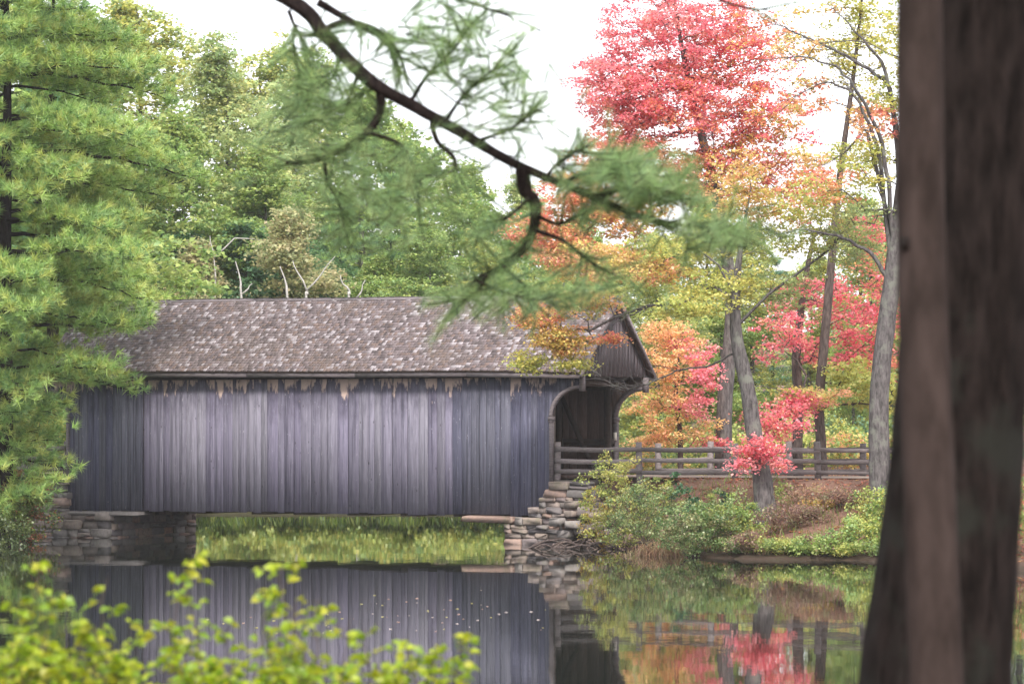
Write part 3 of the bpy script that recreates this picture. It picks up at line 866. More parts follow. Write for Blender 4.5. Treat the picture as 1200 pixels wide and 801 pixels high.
PINEB = [(0.16, 0.30, 0.18), (0.20, 0.34, 0.20), (0.12, 0.24, 0.15)]
LIME = [(0.27, 0.38, 0.018), (0.35, 0.43, 0.02), (0.19, 0.31, 0.018), (0.43, 0.44, 0.028)]

def trunk_part(parent, pts, rad, mt, sides=12, wob=0.03, name="trunk"):
    P3 = np.array([tuple(p) for p in pts], float)
    # resample with a smooth curve
    t = np.linspace(0, len(P3) - 1, (len(P3) - 1) * 6 + 1); i = np.clip(t.astype(int), 0, len(P3) - 2); f = t - i
    def cr(A):
        a0, a1, a2, a3 = A[np.clip(i - 1, 0, None)], A[i], A[i + 1], A[np.clip(i + 2, None, len(A) - 1)]
        ff = f if A.ndim == 1 else f[:, None]
        return 0.5 * (2 * a1 + (a2 - a0) * ff + (2 * a0 - 5 * a1 + 4 * a2 - a3) * ff ** 2 + (3 * a1 - a0 - 3 * a2 + a3) * ff ** 3)
    C = cr(P3); Rr = cr(np.asarray(rad, float))
    m = MB(); m.tube(C, Rr, sides, wob=wob)
    return obj(name, m.mesh(name, smooth=True), mt, parent), C, Rr

def lobes_to_targets(lobes, base, mult=1.6):
    out = []
    for (px, py, Y, rx, ry, rd, n, pal) in lobes:
        k = ppm(Y); c = P(px, py, Y)
        out.append((in_ell(int(n * mult), np.array(c) - base, (rx / k, rd, ry / k), 0.35), pal))
    return out

def hero_tree(name, label, cat, trunk, rad, lobes, bark, limbs=(), leaf=0.13, n_per=55, rs=0.5, flat=0.4, tip=0.006, bare=(), group=None, alpha=0.25, seg=0.6, tilt=0.6, mult=1.6, bare_r=0.035):
    """trunk: world points; lobes in photo pixels + distance"""
    base = np.array(trunk[0]); t = thing(name, label, cat, tuple(base), 0, group)
    loc = [np.array(p) - base for p in trunk]
    tp, C, Rr = trunk_part(t, loc, rad, bark)
    LT = lobes_to_targets(lobes, base, mult)
    allT = np.concatenate([a for a, _ in LT]) if LT else np.zeros((0, 3))
    lim = [[np.array(p) - base for p in l] for l in limbs]
    for l in bare:                      # leafless limbs with fine twigs
        L = np.array([np.array(p) - base for p in l]); m = MB()
        tt = np.linspace(0, len(L) - 1, 5 * (len(L) - 1) + 1); L = np.stack([np.interp(tt, np.arange(len(L)), L[:, k]) for k in range(3)], -1)
        L[1:-1] = (L[:-2] + 2 * L[1:-1] + L[2:]) / 4; L[1:] += rng.normal(0, 0.02, L[1:].shape)
        rr = np.linspace(bare_r, 0.007, len(L)); m.tube(L, rr, 6)
        A_ = []; B_ = []
        for i in range(len(L) // 3, len(L)):
            for _ in range(3):
                d = L[i] - L[i - 1]; d = d / np.linalg.norm(d) + rng.normal(0, 0.7, 3); d /= np.linalg.norm(d); e = L[i] + d * rng.uniform(0.2, 0.7)
                A_.append(L[i]); B_.append(e); A_.append(e); B_.append(e + (d + rng.normal(0, .5, 3)) * rng.uniform(.1, .35))
        frusta(m, np.array(A_), np.array(B_), np.full(len(A_), .0085), np.full(len(A_), .005), 3)
        tag(obj("bare_limb", m.mesh("bare_limb", smooth=True), bark, t), kind="stuff")
    g = grow(C, Rr, allT, alpha=alpha, seg=seg, tip=tip, limbs=lim, rmax=float(Rr[len(Rr) // 2]) * 0.75)
    tag(obj("branches", skeleton_mesh(g, "branches"), bark, t), kind="stuff")
    m = MB()
    for a, pal in LT:
        leaf_cloud(m, a, pal, n_per, rs, flat, leaf, tilt=tilt)
    obj("crown", m.mesh("crown", color=True), LEAF, t)
    return t

# ---- right bank, hero trees -------------------------------------------------
def gp(px, Y, dz=-0.1):
    x = (px - 600) / F * Y
    return Vector((x, Y, hz(x, Y) + dz))

# yellow-green maple whose leaning trunk stands in front of the fence
Yh = 103.5
hero_tree("maple_tree", "yellow-green maple with grey leaning trunk standing on the bank before the rail fence", "tree",
    [gp(898, Yh, -0.15), P(893, 560, Yh), P(884, 510, Yh), P(876, 455, Yh), P(864, 400, Yh), P(862, 350, Yh), P(868, 290, Yh), P(880, 220, Yh)],
    [0.38, 0.29, 0.25, 0.23, 0.20, 0.14, 0.08, 0.015],
    [(800, 290, Yh + 1, 75, 24, 1.6, 26, YGREEN), (760, 318, Yh + 1, 60, 18, 1.2, 20, GOLD), (850, 335, Yh, 70, 22, 1.5, 24, YGREEN), (930, 275, Yh + 1, 75, 30, 1.8, 30, YGREEN),
     (880, 240, Yh + 1, 60, 30, 1.5, 30, GOLD), (872, 205, Yh, 34, 26, 1.0, 12, GOLD), (960, 235, Yh, 60, 30, 1.8, 24, YGREEN), (815, 360, Yh - 1, 60, 18, 1.0, 16, YGREEN), (905, 340, Yh + 1, 60, 28, 1.4, 20, PALEG),
     (1010, 190, Yh, 45, 30, 1.4, 14, YGREEN), (1000, 290, Yh, 55, 30, 1.4, 22, PALEG), (720, 300, Yh + 2, 45, 18, 1.0, 14, GOLD), (950, 460, Yh + 2, 40, 10, 1.0, 8, GOLD),
     (660, 398, 107.5, 42, 22, 0.5, 34, GOLD), (632, 372, 107.5, 34, 16, 0.5, 18, GOLD + REDOR), (690, 355, 107.0, 40, 18, 0.6, 22, GOLD), (620, 424, 107.8, 22, 14, 0.3, 10, YGREEN),
     (668, 428, 107.5, 24, 8, 0.3, 8, YGREEN), (715, 397, 106.8, 20, 6, 0.3, 5, REDOR)],
    BARK_GREY, limbs=[[P(862, 350, Yh), P(835, 335, Yh + .5), P(800, 356, Yh + 1.2), P(760, 358, 106), P(720, 372, 106.6), P(690, 388, 107.2)],
                      [P(864, 380, Yh), P(900, 345, Yh), P(935, 320, Yh), P(975, 290, Yh), P(1010, 240, Yh)],
                      [P(862, 350, Yh), P(842, 310, Yh), P(815, 290, Yh + .5), P(780, 305, Yh + 1)]],
    bare=[[P(866, 410, Yh), P(835, 428, Yh + 1), P(800, 432, Yh + 2), P(765, 447, 106), P(738, 456, 106.5), P(715, 450, 107), P(702, 438, 107)],
          [P(800, 356, Yh + 1), P(765, 357, 105.5), P(735, 370, 106), P(705, 392, 106.5)]], leaf=0.115, n_per=32, rs=0.46, mult=2.5, tip=0.0034)

# tall red maple behind the bridge portal
Yr = 124.0
hero_tree("maple_tree", "tall maple with a rosy red crown above the bridge gable", "tree",
    [gp(846, Yr), P(849, 480, Yr), P(853, 430, Yr), P(858, 360, Yr), P(850, 290, Yr), P(835, 210, Yr), P(815, 130, Yr), P(800, 60, Yr), P(790, 0, Yr)],
    [0.34, 0.29, 0.27, 0.25, 0.22, 0.18, 0.13, 0.09, 0.05],
    [(790, 40, Yr, 95, 55, 3, 85, PINK), (725, 105, Yr, 62, 50, 2.5, 60, PINK), (800, 125, Yr, 112, 58, 3.2, 110, RED + PINK + REDOR[:2]), (870, 60, Yr, 68, 60, 2.5, 42, RED + REDOR + GOLD[:1]), (895, 150, Yr, 64, 52, 2.5, 42, REDOR + RED + GOLD[:2] + YGREEN[:1]),
     (740, 185, Yr, 75, 40, 2.5, 55, RED), (840, 205, Yr, 88, 38, 2.5, 50, RED + GOLD + REDOR), (680, 225, Yr - 2, 50, 35, 2, 30, REDOR), (640, 275, Yr - 2, 55, 32, 2, 30, REDOR), (730, 255, Yr - 2, 60, 30, 2, 30, GOLD + REDOR),
     (690, 310, Yr - 3, 70, 28, 2, 30, GOLD + REDOR), (760, -40, Yr, 90, 45, 3, 50, PINK), (850, -50, Yr, 80, 45, 3, 40, RED), (930, 215, Yr, 45, 30, 2, 18, REDOR)],
    BARK_GREY, leaf=0.135, n_per=46, rs=0.58, tip=0.006, mult=2.3)

# orange maple filling the gap right of the gable
Yo = 123.0
hero_tree("maple_tree", "small orange maple turning pink at its outer leaves, behind the bridge portal", "tree",
    [gp(797, Yo), P(797, 510, Yo), P(792, 470, Yo), P(795, 425, Yo), P(800, 390, Yo)], [0.12, 0.09, 0.08, 0.06, 0.03],
    [(785, 420, Yo, 44, 32, 1.8, 44, ORANGE + ORANGE + GOLD[:1]), (768, 465, Yo, 46, 34, 1.8, 46, ORANGE + ORANGE + YGREEN[:2]), (800, 500, Yo, 54, 24, 1.6, 36, ORANGE + GOLD[:2] + YGREEN[:1]), (826, 440, Yo - 1, 24, 36, 1.0, 26, PINK), (815, 478, Yo - 1, 24, 16, 1, 14, PINK),
     (775, 390, Yo, 30, 16, 1.2, 20, ORANGE), (805, 405, Yo, 30, 18, 1, 16, PINK + ORANGE), (760, 515, Yo, 30, 14, 1, 16, ORANGE), (830, 520, Yo, 26, 10, 1, 8, RED)],
    BARK_BROWN, leaf=0.115, n_per=34, rs=0.42, tip=0.004, mult=1.5)

# crimson maple behind the fence, with a low bough hanging over the rails
Yc = 113.0
hero_tree("maple_tree", "crimson maple with a bright low bough hanging over the fence rails", "tree",
    [gp(934, Yc), P(934, 520, Yc), P(936, 470, Yc), P(933, 420, Yc), P(938, 370, Yc), P(945, 320, Yc), P(955, 270, Yc)], [0.22, 0.18, 0.17, 0.15, 0.12, 0.09, 0.05],
    [(950, 345, Yc, 60, 30, 2, 34, RED), (1010, 370, Yc, 55, 40, 2, 44, RED), (915, 395, Yc - 2, 40, 32, 1.5, 26, RED), (990, 415, Yc, 60, 26, 1.8, 34, RED), (1035, 320, Yc, 40, 40, 1.6, 24, REDOR + RED),
     (1030, 430, Yc, 35, 22, 1.5, 18, REDOR), (908, 492, 104.8, 46, 24, 0.7, 30, PINK + RED), (888, 528, 102.8, 34, 18, 0.5, 20, PINK + RED), (938, 472, 105.5, 34, 16, 0.6, 14, RED), (868, 546, 102.6, 18, 8, 0.4, 6, PINK),
     (905, 545, 104.6, 24, 8, 0.4, 7, PINK + RED), (960, 250, Yc, 50, 24, 1.5, 14, REDOR), (1020, 270, Yc, 40, 22, 1.5, 14, RED)],
    BARK_BROWN, limbs=[[P(934, 420, Yc), P(945, 440, 110.5), P(940, 462, 107.5), P(915, 490, 105.3), P(890, 515, 104.6)]], leaf=0.115, n_per=30, rs=0.48, tip=0.004)

# slender brown trunk by the fence, airy yellow crown
Yt = 110.5
hero_tree("maple_tree", "slender brown-trunked maple with airy yellow-green crown beside the fence", "tree",
    [gp(963, Yt), P(962, 520, Yt), P(960, 470, Yt), P(966, 400, Yt), P(975, 300, Yt), P(985, 200, Yt), P(1000, 90, Yt), P(1010, 0, Yt)], [0.21, 0.17, 0.16, 0.15, 0.13, 0.10, 0.07, 0.04],
    [(1005, 60, Yt, 50, 50, 1.6, 22, YGREEN), (1030, 30, Yt, 40, 40, 1.5, 16, YGREEN), (950, 40, Yt, 50, 40, 1.6, 10, GOLD), (940, 110, Yt, 40, 30, 1.6, 8, GOLD + REDOR), (1020, 140, Yt, 36, 30, 1.5, 14, GOLD),
     (990, -20, Yt, 60, 40, 2, 14, YGREEN), (1000, 440, Yt, 45, 20, 1.4, 24, YGREEN), (960, 470, Yt - 1, 30, 14, 1, 10, GOLD), (1035, 470, Yt, 36, 26, 1.4, 22, YGREEN), (945, 190, Yt, 40, 26, 1.5, 8, GOLD)],
    BARK_BROWN, leaf=0.13, n_per=40, rs=0.5)

# grey tree with long arching limbs at the fence end
Yg = 101.5
hero_tree("ash_tree", "grey-barked tree with long arching thinly leaved limbs at the fence end", "tree",
    [gp(1033, Yg), P(1030, 520, Yg), P(1032, 440, Yg), P(1045, 330, Yg), P(1058, 220, Yg), P(1070, 110, Yg), P(1080, 10, Yg)], [0.36, 0.31, 0.28, 0.25, 0.21, 0.16, 0.10],
    [(1020, 200, Yg, 40, 34, 1.4, 14, YGREEN), (1035, 110, Yg, 30, 26, 1.4, 10, YGREEN), (985, 215, Yg, 50, 24, 1.4, 8, REDOR), (1030, 150, Yg, 30, 20, 1, 6, REDOR), (1080, 60, Yg, 60, 60, 2, 30, YGREEN), (1090, -40, Yg, 80, 50, 3, 30, YGREEN),
     (1000, 250, Yg, 50, 16, 1.2, 10, PALEG), (930, 60, Yg, 40, 20, 1, 4, GOLD)],
    BARK_GREY, bare=[[P(1048, 300, Yg), P(1035, 165, Yg - .5), P(1010, 115, Yg - 1), P(985, 80, Yg - 1), P(945, 65, Yg - 1.2), P(895, 70, Yg - 1.5)],
                     [P(1058, 220, Yg), P(1045, 100, Yg + .5), P(1000, 70, Yg + 1), P(960, 50, Yg + 1), P(925, 35, Yg + 1), P(895, 22, Yg + 1)],
                     [P(1045, 320, Yg), P(1030, 170, Yg), P(1000, 108, Yg), P(970, 95, Yg), P(925, 115, Yg)],
                     [P(1045, 330, Yg), P(1020, 295, Yg), P(980, 275, Yg), P(940, 268, Yg), P(905, 276, Yg)],
                     [P(1048, 300, Yg), P(1015, 145, Yg + 1), P(1000, 170, Yg + 1), P(965, 195, Yg + 1)],
                     [P(1058, 240, Yg), P(1040, 80, Yg), P(1005, 40, Yg), P(978, 10, Yg)]], leaf=0.125, n_per=34, rs=0.5, tip=0.0075, bare_r=0.075)

# ---- woods behind: a few built trees, copied -------------------------------
def wood_tree(name, label, h, spread, pal, seed, bark, lean=0.0, n_l=13, leafy=62, group=None, leaf=0.24, low=0.16):
    global rng
    old = rng; rng = np.random.default_rng(seed)
    t = thing(name, label, "tree", (0, 0, 0), 0, group)
    k = 7; zz = np.linspace(-0.3, h * 0.9, k)
    tr = [(lean * z * 0.1 + rng.normal(0, 0.12) * (i > 0), rng.normal(0, 0.12) * (i > 0), z) for i, z in enumerate(zz)]
    _, C, Rr = trunk_part(t, tr, np.linspace(h * 0.014 + 0.03, 0.04, k), bark, 9)
    T = []; m = MB()
    for i in range(n_l):
        f = (i + 0.5) / n_l; z = h * (low + (0.93 - low) * f); r = 1.35 * spread * (math.sin(math.pi * min(1, 0.22 + 0.74 * f)) ** 0.8)
        a = rng.uniform(0, 2 * np.pi) + i * 2.4; q = rng.uniform(0.2, 0.62) * r
        pts = in_ell(leafy, (q * math.cos(a) + lean * z * 0.1, q * math.sin(a), z), (r * 0.62, r * 0.62, h * 0.085), 0.4)
        T.append(pts); leaf_cloud(m, pts, pal, 34, 0.75, 0.42, leaf, tilt=0.6)
    T = np.concatenate(T)
    g = grow(C, Rr, T[::2], seg=1.0, tip=0.009, alpha=0.25)
    tag(obj("branches", skeleton_mesh(g, "branches", 3), bark, t), kind="stuff")
    obj("crown", m.mesh("crown", color=True), LEAF, t)
    rng = old
    return t
def pine_tree(name, label, h, reach, pal, seed, n_whorl=17, low=0.12, per=5, tuft=0.42, group=None, width=0.035, npt=20, side=None, dens=1.0, reach_fn=None, puff=0.07):
    """white pine: whorls of near-level boughs carrying plumes of needle tufts"""
    global rng
    old = rng; rng = np.random.default_rng(seed)
    t = thing(name, label, "tree", (0, 0, 0), 0, group)
    zz = np.linspace(-0.3, h, 8)
    _, C, Rr = trunk_part(t, [(rng.normal(0, .06), rng.normal(0, .06), z) for z in zz], np.linspace(h * 0.013 + 0.03, 0.02, 8), BARK_PINE, 9)
    mb = MB(); mn = MB(); A = []; B = []; ra = []; rb = []; tc = []; td = []
    for wv in range(n_whorl):
        f = wv / (n_whorl - 1); z = h * (low + (0.97 - low) * f)
        L0 = reach * (1 - f) ** 0.7 * (0.75 + 0.25 * math.sin(wv * 2.3)) + 0.5
        zc = z
        for b in range(per):
            a = b * 2 * np.pi / per + wv * 1.1 + rng.uniform(-.35, .35); L = L0 * rng.uniform(0.6, 1.15)
            if reach_fn: z = zc + rng.uniform(-0.5, 0.5) * h / n_whorl * 1.6; L = reach_fn(z) * rng.uniform(0.55, 1.08)
            if side is not None: L *= 1 + 0.35 * math.cos(a - side)
            n = max(4, int(L / 0.45)); s = np.linspace(0, 1, n + 1)
            tip_up = rng.uniform(0.02, 0.2)
            pts = np.stack([np.cos(a) * L * s, np.sin(a) * L * s, z + L * (0.12 * s - 0.28 * s ** 2 + tip_up * s ** 3) + rng.normal(0, 0.04, n + 1)], -1)
            A += list(pts[:-1]); B += list(pts[1:]); rr = (0.012 + 0.012 * L) * (1 - 0.85 * s); ra += list(rr[:-1]); rb += list(rr[1:])
            for i in range(1, n + 1):
                if s[i] < 0.25: continue
                ln = (0.25 + 0.24 * L * math.sin(math.pi * min(1, 0.25 + 0.68 * s[i])))
                for sg in (-1, 1):
                    aa = a + sg * rng.uniform(0.6, 1.1); d = np.array([math.cos(aa), math.sin(aa), rng.uniform(-0.02, 0.22)])
                    e = pts[i] + d * ln; A.append(pts[i]); B.append(e); ra.append(0.012); rb.append(0.005)
                    k = max(2, int(ln / 0.24 * dens))
                    for q in np.linspace(0.25, 1, k):
                        tc.append(pts[i] + d * ln * q + rng.normal(0, 1, 3) * (0.07, 0.07, puff) + np.array([0, 0, puff * 0.6])); td.append(d + np.array([0, 0, 0.45]) + rng.normal(0, .2, 3))
            tc.append(pts[-1]); td.append(pts[-1] - pts[-2])
    frusta(mb, np.array(A), np.array(B), np.array(ra), np.array(rb), 4)
    needle_tufts(mn, tc, td, pal, npt, tuft, width)
    tag(obj("branches", mb.mesh("branches", smooth=True), BARK_PINE, t), kind="stuff")
    obj("needles", mn.mesh("needles", color=True), NEEDLE, t)
    rng = old
    return t
def place(t, px, Y, rz, top=None, h=None):
    """stand t on the ground; scale so that its top reaches photo row `top`"""
    g = gp(px, Y, 0.0); t.location = g; t.rotation_euler = (0, 0, rz)
    if top is not None:
        s = (P(px, top, Y).z - g.z) / h; t.scale = (s, s, s)

G_W = "broadleaf trees in the woods behind the pond"; G_P = "pines in the woods behind the pond"
protos = {
    'pale': (wood_tree("broadleaf_tree", "hazy pale green broadleaf tree rising behind the bridge roof", 22, 4.6, PALEG, 11, BARK_GREY, group=G_W), 22),
    'yel': (wood_tree("broadleaf_tree", "tall yellowing broadleaf tree in the woods behind the bridge", 22, 4.2, YGREEN + PALEG, 12, BARK_GREY, group=G_W), 22),
    'green': (wood_tree("broadleaf_tree", "full green broadleaf tree in the woods behind the bridge", 18, 4.8, GREEN, 13, BARK_GREY, group=G_W), 18),
    'olive': (wood_tree("broadleaf_tree", "small olive-brown leaved tree behind the roof ridge among white snags", 12, 3.0, OLIVE, 14, BARK_GREY, n_l=8, leaf=0.2, group=G_W), 12),
    'dark': (wood_tree("broadleaf_tree", "dark green bushy tree just behind the roof ridge", 14, 4.4, DKGREEN, 15, BARK_BROWN, low=0.08, group=G_W), 14),
    'pine': (pine_tree("pine_tree", "dark green pine in the woods behind the bridge", 18, 4.4, DKGREEN + PINEG[:2], 16, group=G_P), 18),
    'pineb': (pine_tree("pine_tree", "blue-green pine in the shade beyond the fence", 16, 4.6, PINEB, 17, low=0.05, group=G_P), 16),
}
used = set()
def W(kind, px, Y, top, rz=None, label=None):
    p, h = protos[kind]; rz = rng.uniform(0, 6.28) if rz is None else rz
    t = p if kind not in used else copy_thing(p, (0, 0, 0), 0)
    used.add(kind); place(t, px, Y, rz, top, h)
    if label: t["label"] = label
    return t
for k, px, Y, top, lab in [
    ('pale', 262, 172, 28, "hazy pale green tall tree, its top beside the white sky gap"),
    ('yel', 165, 178, -30, "tall yellowing tree rising behind the big soft-needled pine"),
    ('pale', 352, 180, 45, "hazy pale green tree behind the root of the dark pine bough"),
    ('yel', 305, 186, 30, "farthest yellowing tree between two hazy pale green trees"),
    ('green', 110, 165, 0, "full green tree directly behind the two soft-needled pines"),
    ('green', 425, 176, 85, "full green tree behind the middle of the dark bough"),
    ('pale', 480, 184, 140, "pale green tree far behind the middle of the roof"),
    ('green', 540, 172, 180, "rounded green tree below the white sky behind the dark bough"),
    ('pale', 612, 178, 195, "pale green tree beside the rosy maple, far behind the roof"),
    ('green', 312, 166, 160, "mid-green tree standing behind the olive tree"),
    ('pine', 398, 163, 225, "dark green pine behind the ridge beside the short crooked white stem"),
    ('pine', 458, 162, 200, "taller dark green pine behind the middle of the ridge"),
    ('green', 215, 166, 120, "green tree behind the ridge above the pale dead stem"),
    ('dark', 205, 162, 262, "dark bushy tree behind the ridge next to the yellow bush tree"),
    ('dark', 290, 163, 250, "dark bushy tree right behind the straight white stem"),
    ('olive', 338, 159.5, 235, "olive-brown leaved tree behind the forked white stem"),
    ('olive', 243, 160, 272, "low olive-brown tree behind the ridge, before the dark bushy trees"),
    ('green', 505, 160, 250, "green tree behind the ridge under the dark bough"),
    ('yel', 565, 162, 262, "yellowing tree behind the ridge under the bough's hanging tip"),
    ('pine', 625, 168, 230, "dark green pine between the bridge gable and the rosy maple crown"),
    ('green', 40, 150, -40, "green tree behind the big soft-needled pine trunk"),
    ('pine', 95, 152, 110, "dark green pine behind the bridge end roof"),
    ('yel', 150, 157, 292, "low bright yellow tree at the pine end of the ridge"),
    ('green', 440, 161, 288, "low green tree just above the ridge beside the dark pines"),
    ('dark', 372, 163, 275, "dark bushy tree behind the wide white Y of dead stem"),
    ('green', 690, 165, 255, "green tree behind the gable peak and rosy maple"),
    ('yel', 735, 158, 290, "yellowing tree behind the orange maple"),
    ('yel', 880, 152, 250, "yellowing tree behind the leaning maple"),
    ('pale', 800, 168, 270, "pale green tree behind the rosy maple trunk"),
    ('yel', 950, 150, 290, "yellowing tree behind the crimson maple"),
    ('pineb', 905, 160, 300, "blue-green pine beyond the picnic table"),
    ('pineb', 985, 154, 330, "low blue-green pine beyond the fence end"),
    ('pineb', 1045, 158, 290, "blue-green pine behind the grey-barked tree"),
    ('green', 1010, 168, 220, "green tree far behind the crimson maple"),
    ('green', 845, 150, 350, "low green tree behind the rail fence and leaning maple"),
    ('green', 770, 150, 360, "low green tree behind the orange maple"),
    ('yel', 1110, 150, 200, "yellowing tree hidden behind the broad dark trunk"),
    ('pineb', 1140, 150, 280, "blue-green pine hidden behind the broad dark trunk"),
    ('green', 1190, 150, 200, "green tree beyond the edge of the broad dark trunk"),
    ('green', -60, 150, 0, "green tree behind the road beyond the soft-needled pine"),
    ('green', 650, 158, 300, "low green tree right behind the bridge gable"),
    ('yel', 660, 150, 240, "yellowing tree behind the gable and the drooping golden bough"),
    ('yel', 770, 146, 255, "yellowing tree behind the rosy maple's lower crown"),
    ('yel', 830, 160, 200, "tall yellowing tree behind the rosy maple trunk"),
    ('yel', 1020, 146, 230, "yellowing tree behind the grey-barked tree"),
    ('green', 1000, 140, 380, "low green tree close behind the fence end")]:
    W(k, px, Y, top, label=lab)

# white dead stems above the roof ridge
def snag(px, Y, top, branches, label):
    b = gp(px + 9, Y, -0.2); t = thing("dead_tree", label, "tree", tuple(b), 0, "white dead stems behind the roof ridge")
    tp = P(px + branches[0][0], top, Y); k1 = P(px, 352, Y); k2 = P(px + branches[0][0] * 0.35 + 1.2, 0.5 * (352 + top), Y)
    pts = [b, b.lerp(k1, 0.5) + Vector((0.25, 0.1, 0)), k1, k2, tp]
    trunk_part(t, [p - b for p in pts], [0.075, 0.068, 0.058, 0.042, 0.018], BARK_WHITE, 7, 0.08)
    for (x0, y0, x1, y1, x2, y2) in branches[1:]:
        m = MB(); a, c, d = P(x0, y0, Y), P(x1, y1, Y), P(x2, y2, Y)
        m.tube([a - b, (a.lerp(c, .5) - b) + Vector((.05, 0, .03)), c - b, (c.lerp(d, .5) - b) + Vector((-.04, 0, .02)), d - b], [0.045, 0.038, 0.03, 0.022, 0.010], 6); obj("limb", m.mesh("limb", smooth=True), BARK_WHITE, t)
snag(283, 155.6, 306, [(-7,), (283, 345, 291, 338, 296, 332)], "white dead stem with one short side twig behind the ridge")
snag(337, 155.4, 312, [(-9,)], "leaning bare white stem behind the ridge")
snag(359, 155.6, 338, [(1,), (360, 342, 348, 318, 343, 305), (360, 340, 376, 322, 393, 300)], "forked white dead stem, a wide Y above the ridge")
snag(409, 155.8, 338, [(0,), (409, 341, 402, 333, 399, 322), (418, 349, 424, 340, 428, 328)], "short crooked white dead stem behind the ridge")
snag(252, 160.0, 296, [(-2,), (251, 302, 275, 279, 305, 281), (251, 302, 249, 292, 246, 276)], "pale dead stem with a long level limb in the dark trees")

# ---- the big white pine at the left end of the bridge ------------------------
_rz = [0, 1.2, 2.6, 4.6, 6.5, 9.3, 11.3, 14, 17, 21, 24.5]; _rr = [0.5, 1.2, 2.0, 2.9, 4.7, 6.1, 6.8, 6.0, 5.2, 3.2, 0.6]
pt = pine_tree("white_pine", "large soft-needled pine overhanging the bridge end roof", 24, 6.3, PINEG, 31, n_whorl=30, low=0.07, per=6, tuft=0.34, width=0.024, npt=34, dens=1.5, reach_fn=lambda z: float(np.interp(z, _rz, _rr)), puff=0.15)
pt.location = gp(4, 112.5, 0); pt.rotation_euler = (0, 0, 0.4)
pt2 = pine_tree("white_pine", "second soft-needled pine farther back beside the road", 22, 5.0, PINEG + DKGREEN[:1], 32, n_whorl=24, low=0.08, per=6, tuft=0.40, width=0.03, npt=28, puff=0.14, dens=1.3)
pt2.location = gp(60, 131, 0); pt2.rotation_euler = (0, 0, 1.0)

# ---- overhanging pine bough near the viewer ---------------------------------
Yb = 22.0
base = Vector((-5.4, 22.4, hz(-5.4, 22.4) - 0.1))
OP = thing("overhanging_pine", "pine reaching one long dark bough down across the view of the pond", "tree", tuple(base), 0)
_tr, _C, _R = trunk_part(OP, [Vector((0, 0, 0)), Vector((0.05, 0, 3)), Vector((0.0, .1, 6)), Vector((.1, 0, 9)), Vector((0, 0, 12))], [0.30, 0.25, 0.21, 0.16, 0.08], BARK_PINE, 14)
def bp(px, py, dy=0.0): return P(px, py, Yb + dy) - base
mains = [([bp(-385, -395), bp(-150, -280), bp(120, -110), bp(335, -2), bp(380, 40), bp(430, 92), bp(480, 122), bp(540, 155), bp(590, 185), bp(640, 208), bp(690, 228), bp(740, 250), bp(790, 268)],
          [0.11, 0.09, 0.065, 0.050, 0.047, 0.044, 0.040, 0.036, 0.032, 0.027, 0.024, 0.018, 0.010])]
subs = [([(446, 105), (444, 135), (425, 160), (392, 180), (360, 190), (335, 190)], .022), ([(380, 190), (385, 215), (398, 240), (408, 275)], .010),
        ([(430, 155), (470, 170), (485, 200), (492, 250)], .011), ([(506, 140), (512, 165), (532, 185), (530, 200), (500, 206)], .013),
        ([(612, 195), (615, 222), (627, 238), (626, 265), (614, 290), (590, 312), (565, 325), (550, 335)], .032), ([(570, 322), (556, 345), (530, 356)], .010), ([(628, 270), (660, 282), (690, 305), (715, 322)], .011),
        ([(620, 232), (598, 252), (575, 262)], .010), ([(626, 250), (655, 262), (690, 245), (698, 230)], .010), ([(590, 312), (610, 330), (640, 350), (665, 362)], .009),
        ([(380, 35), (408, 25), (450, 40), (470, 70), (478, 100)], .014), ([(372, 2), (420, 30), (452, 48), (470, 88)], .018), ([(345, 30), (344, 60), (352, 90)], .008), ([(338, 12), (352, 40), (380, 42)], .010),
        ([(560, 165), (600, 150), (630, 128)], .009), ([(480, 122), (500, 90), (530, 60), (555, 25)], .010), ([(520, 145), (545, 110), (580, 80)], .009), ([(660, 215), (690, 200), (720, 188), (750, 190)], .012), ([(700, 232), (735, 220), (770, 222), (800, 228)], .011),
        ([(740, 250), (790, 262), (840, 268), (880, 280)], .012), ([(400, 60), (390, 90), (360, 110)], .010), ([(420, 85), (405, 120), (370, 140), (340, 150)], .010), ([(448, 100), (425, 110), (400, 125)], .008),
        ([(560, 330), (600, 345), (630, 352)], .007), ([(640, 208), (655, 190), (690, 170)], .008), ([(430, -60), (480, -20), (540, 0), (600, 20)], .012), ([(700, -40), (790, -20), (860, 6), (900, 12)], .010)]
LB = []
for (pts, rad) in mains:
    trunk_part(OP, pts, rad, BARK_PINE, 10, 0.04, "bough")
tc = []; td = []; tws = []
def needle_path(pts, frac0, nt, spread=0.07, updir=0.25):
    A = np.array([tuple(p) for p in pts]); seg = np.linalg.norm(np.diff(A, axis=0), axis=1); cs = np.concatenate([[0], np.cumsum(seg)])
    for s in rng.uniform(frac0, 1.0, nt):
        x = s * cs[-1]; i = min(int(np.searchsorted(cs, x)) - 1, len(seg) - 1); i = max(i, 0)
        p = A[i] + (A[i + 1] - A[i]) * (x - cs[i]) / seg[i]; d = (A[i + 1] - A[i]) / seg[i]
        o = np.array([d[0] * .5, 0, d[2] * .5]) + rng.normal(0, 1, 3) * (0.6, 0.7, 0.5); o /= np.linalg.norm(o)
        ln = rng.uniform(0.03, 0.34); e = p + o * ln
        tws.append((p, e)); k = max(2, int(ln / 0.045))
        for q in np.linspace(0.3, 1, k): tc.append(p + o * ln * q); td.append(o + np.array([0, 0, updir]))
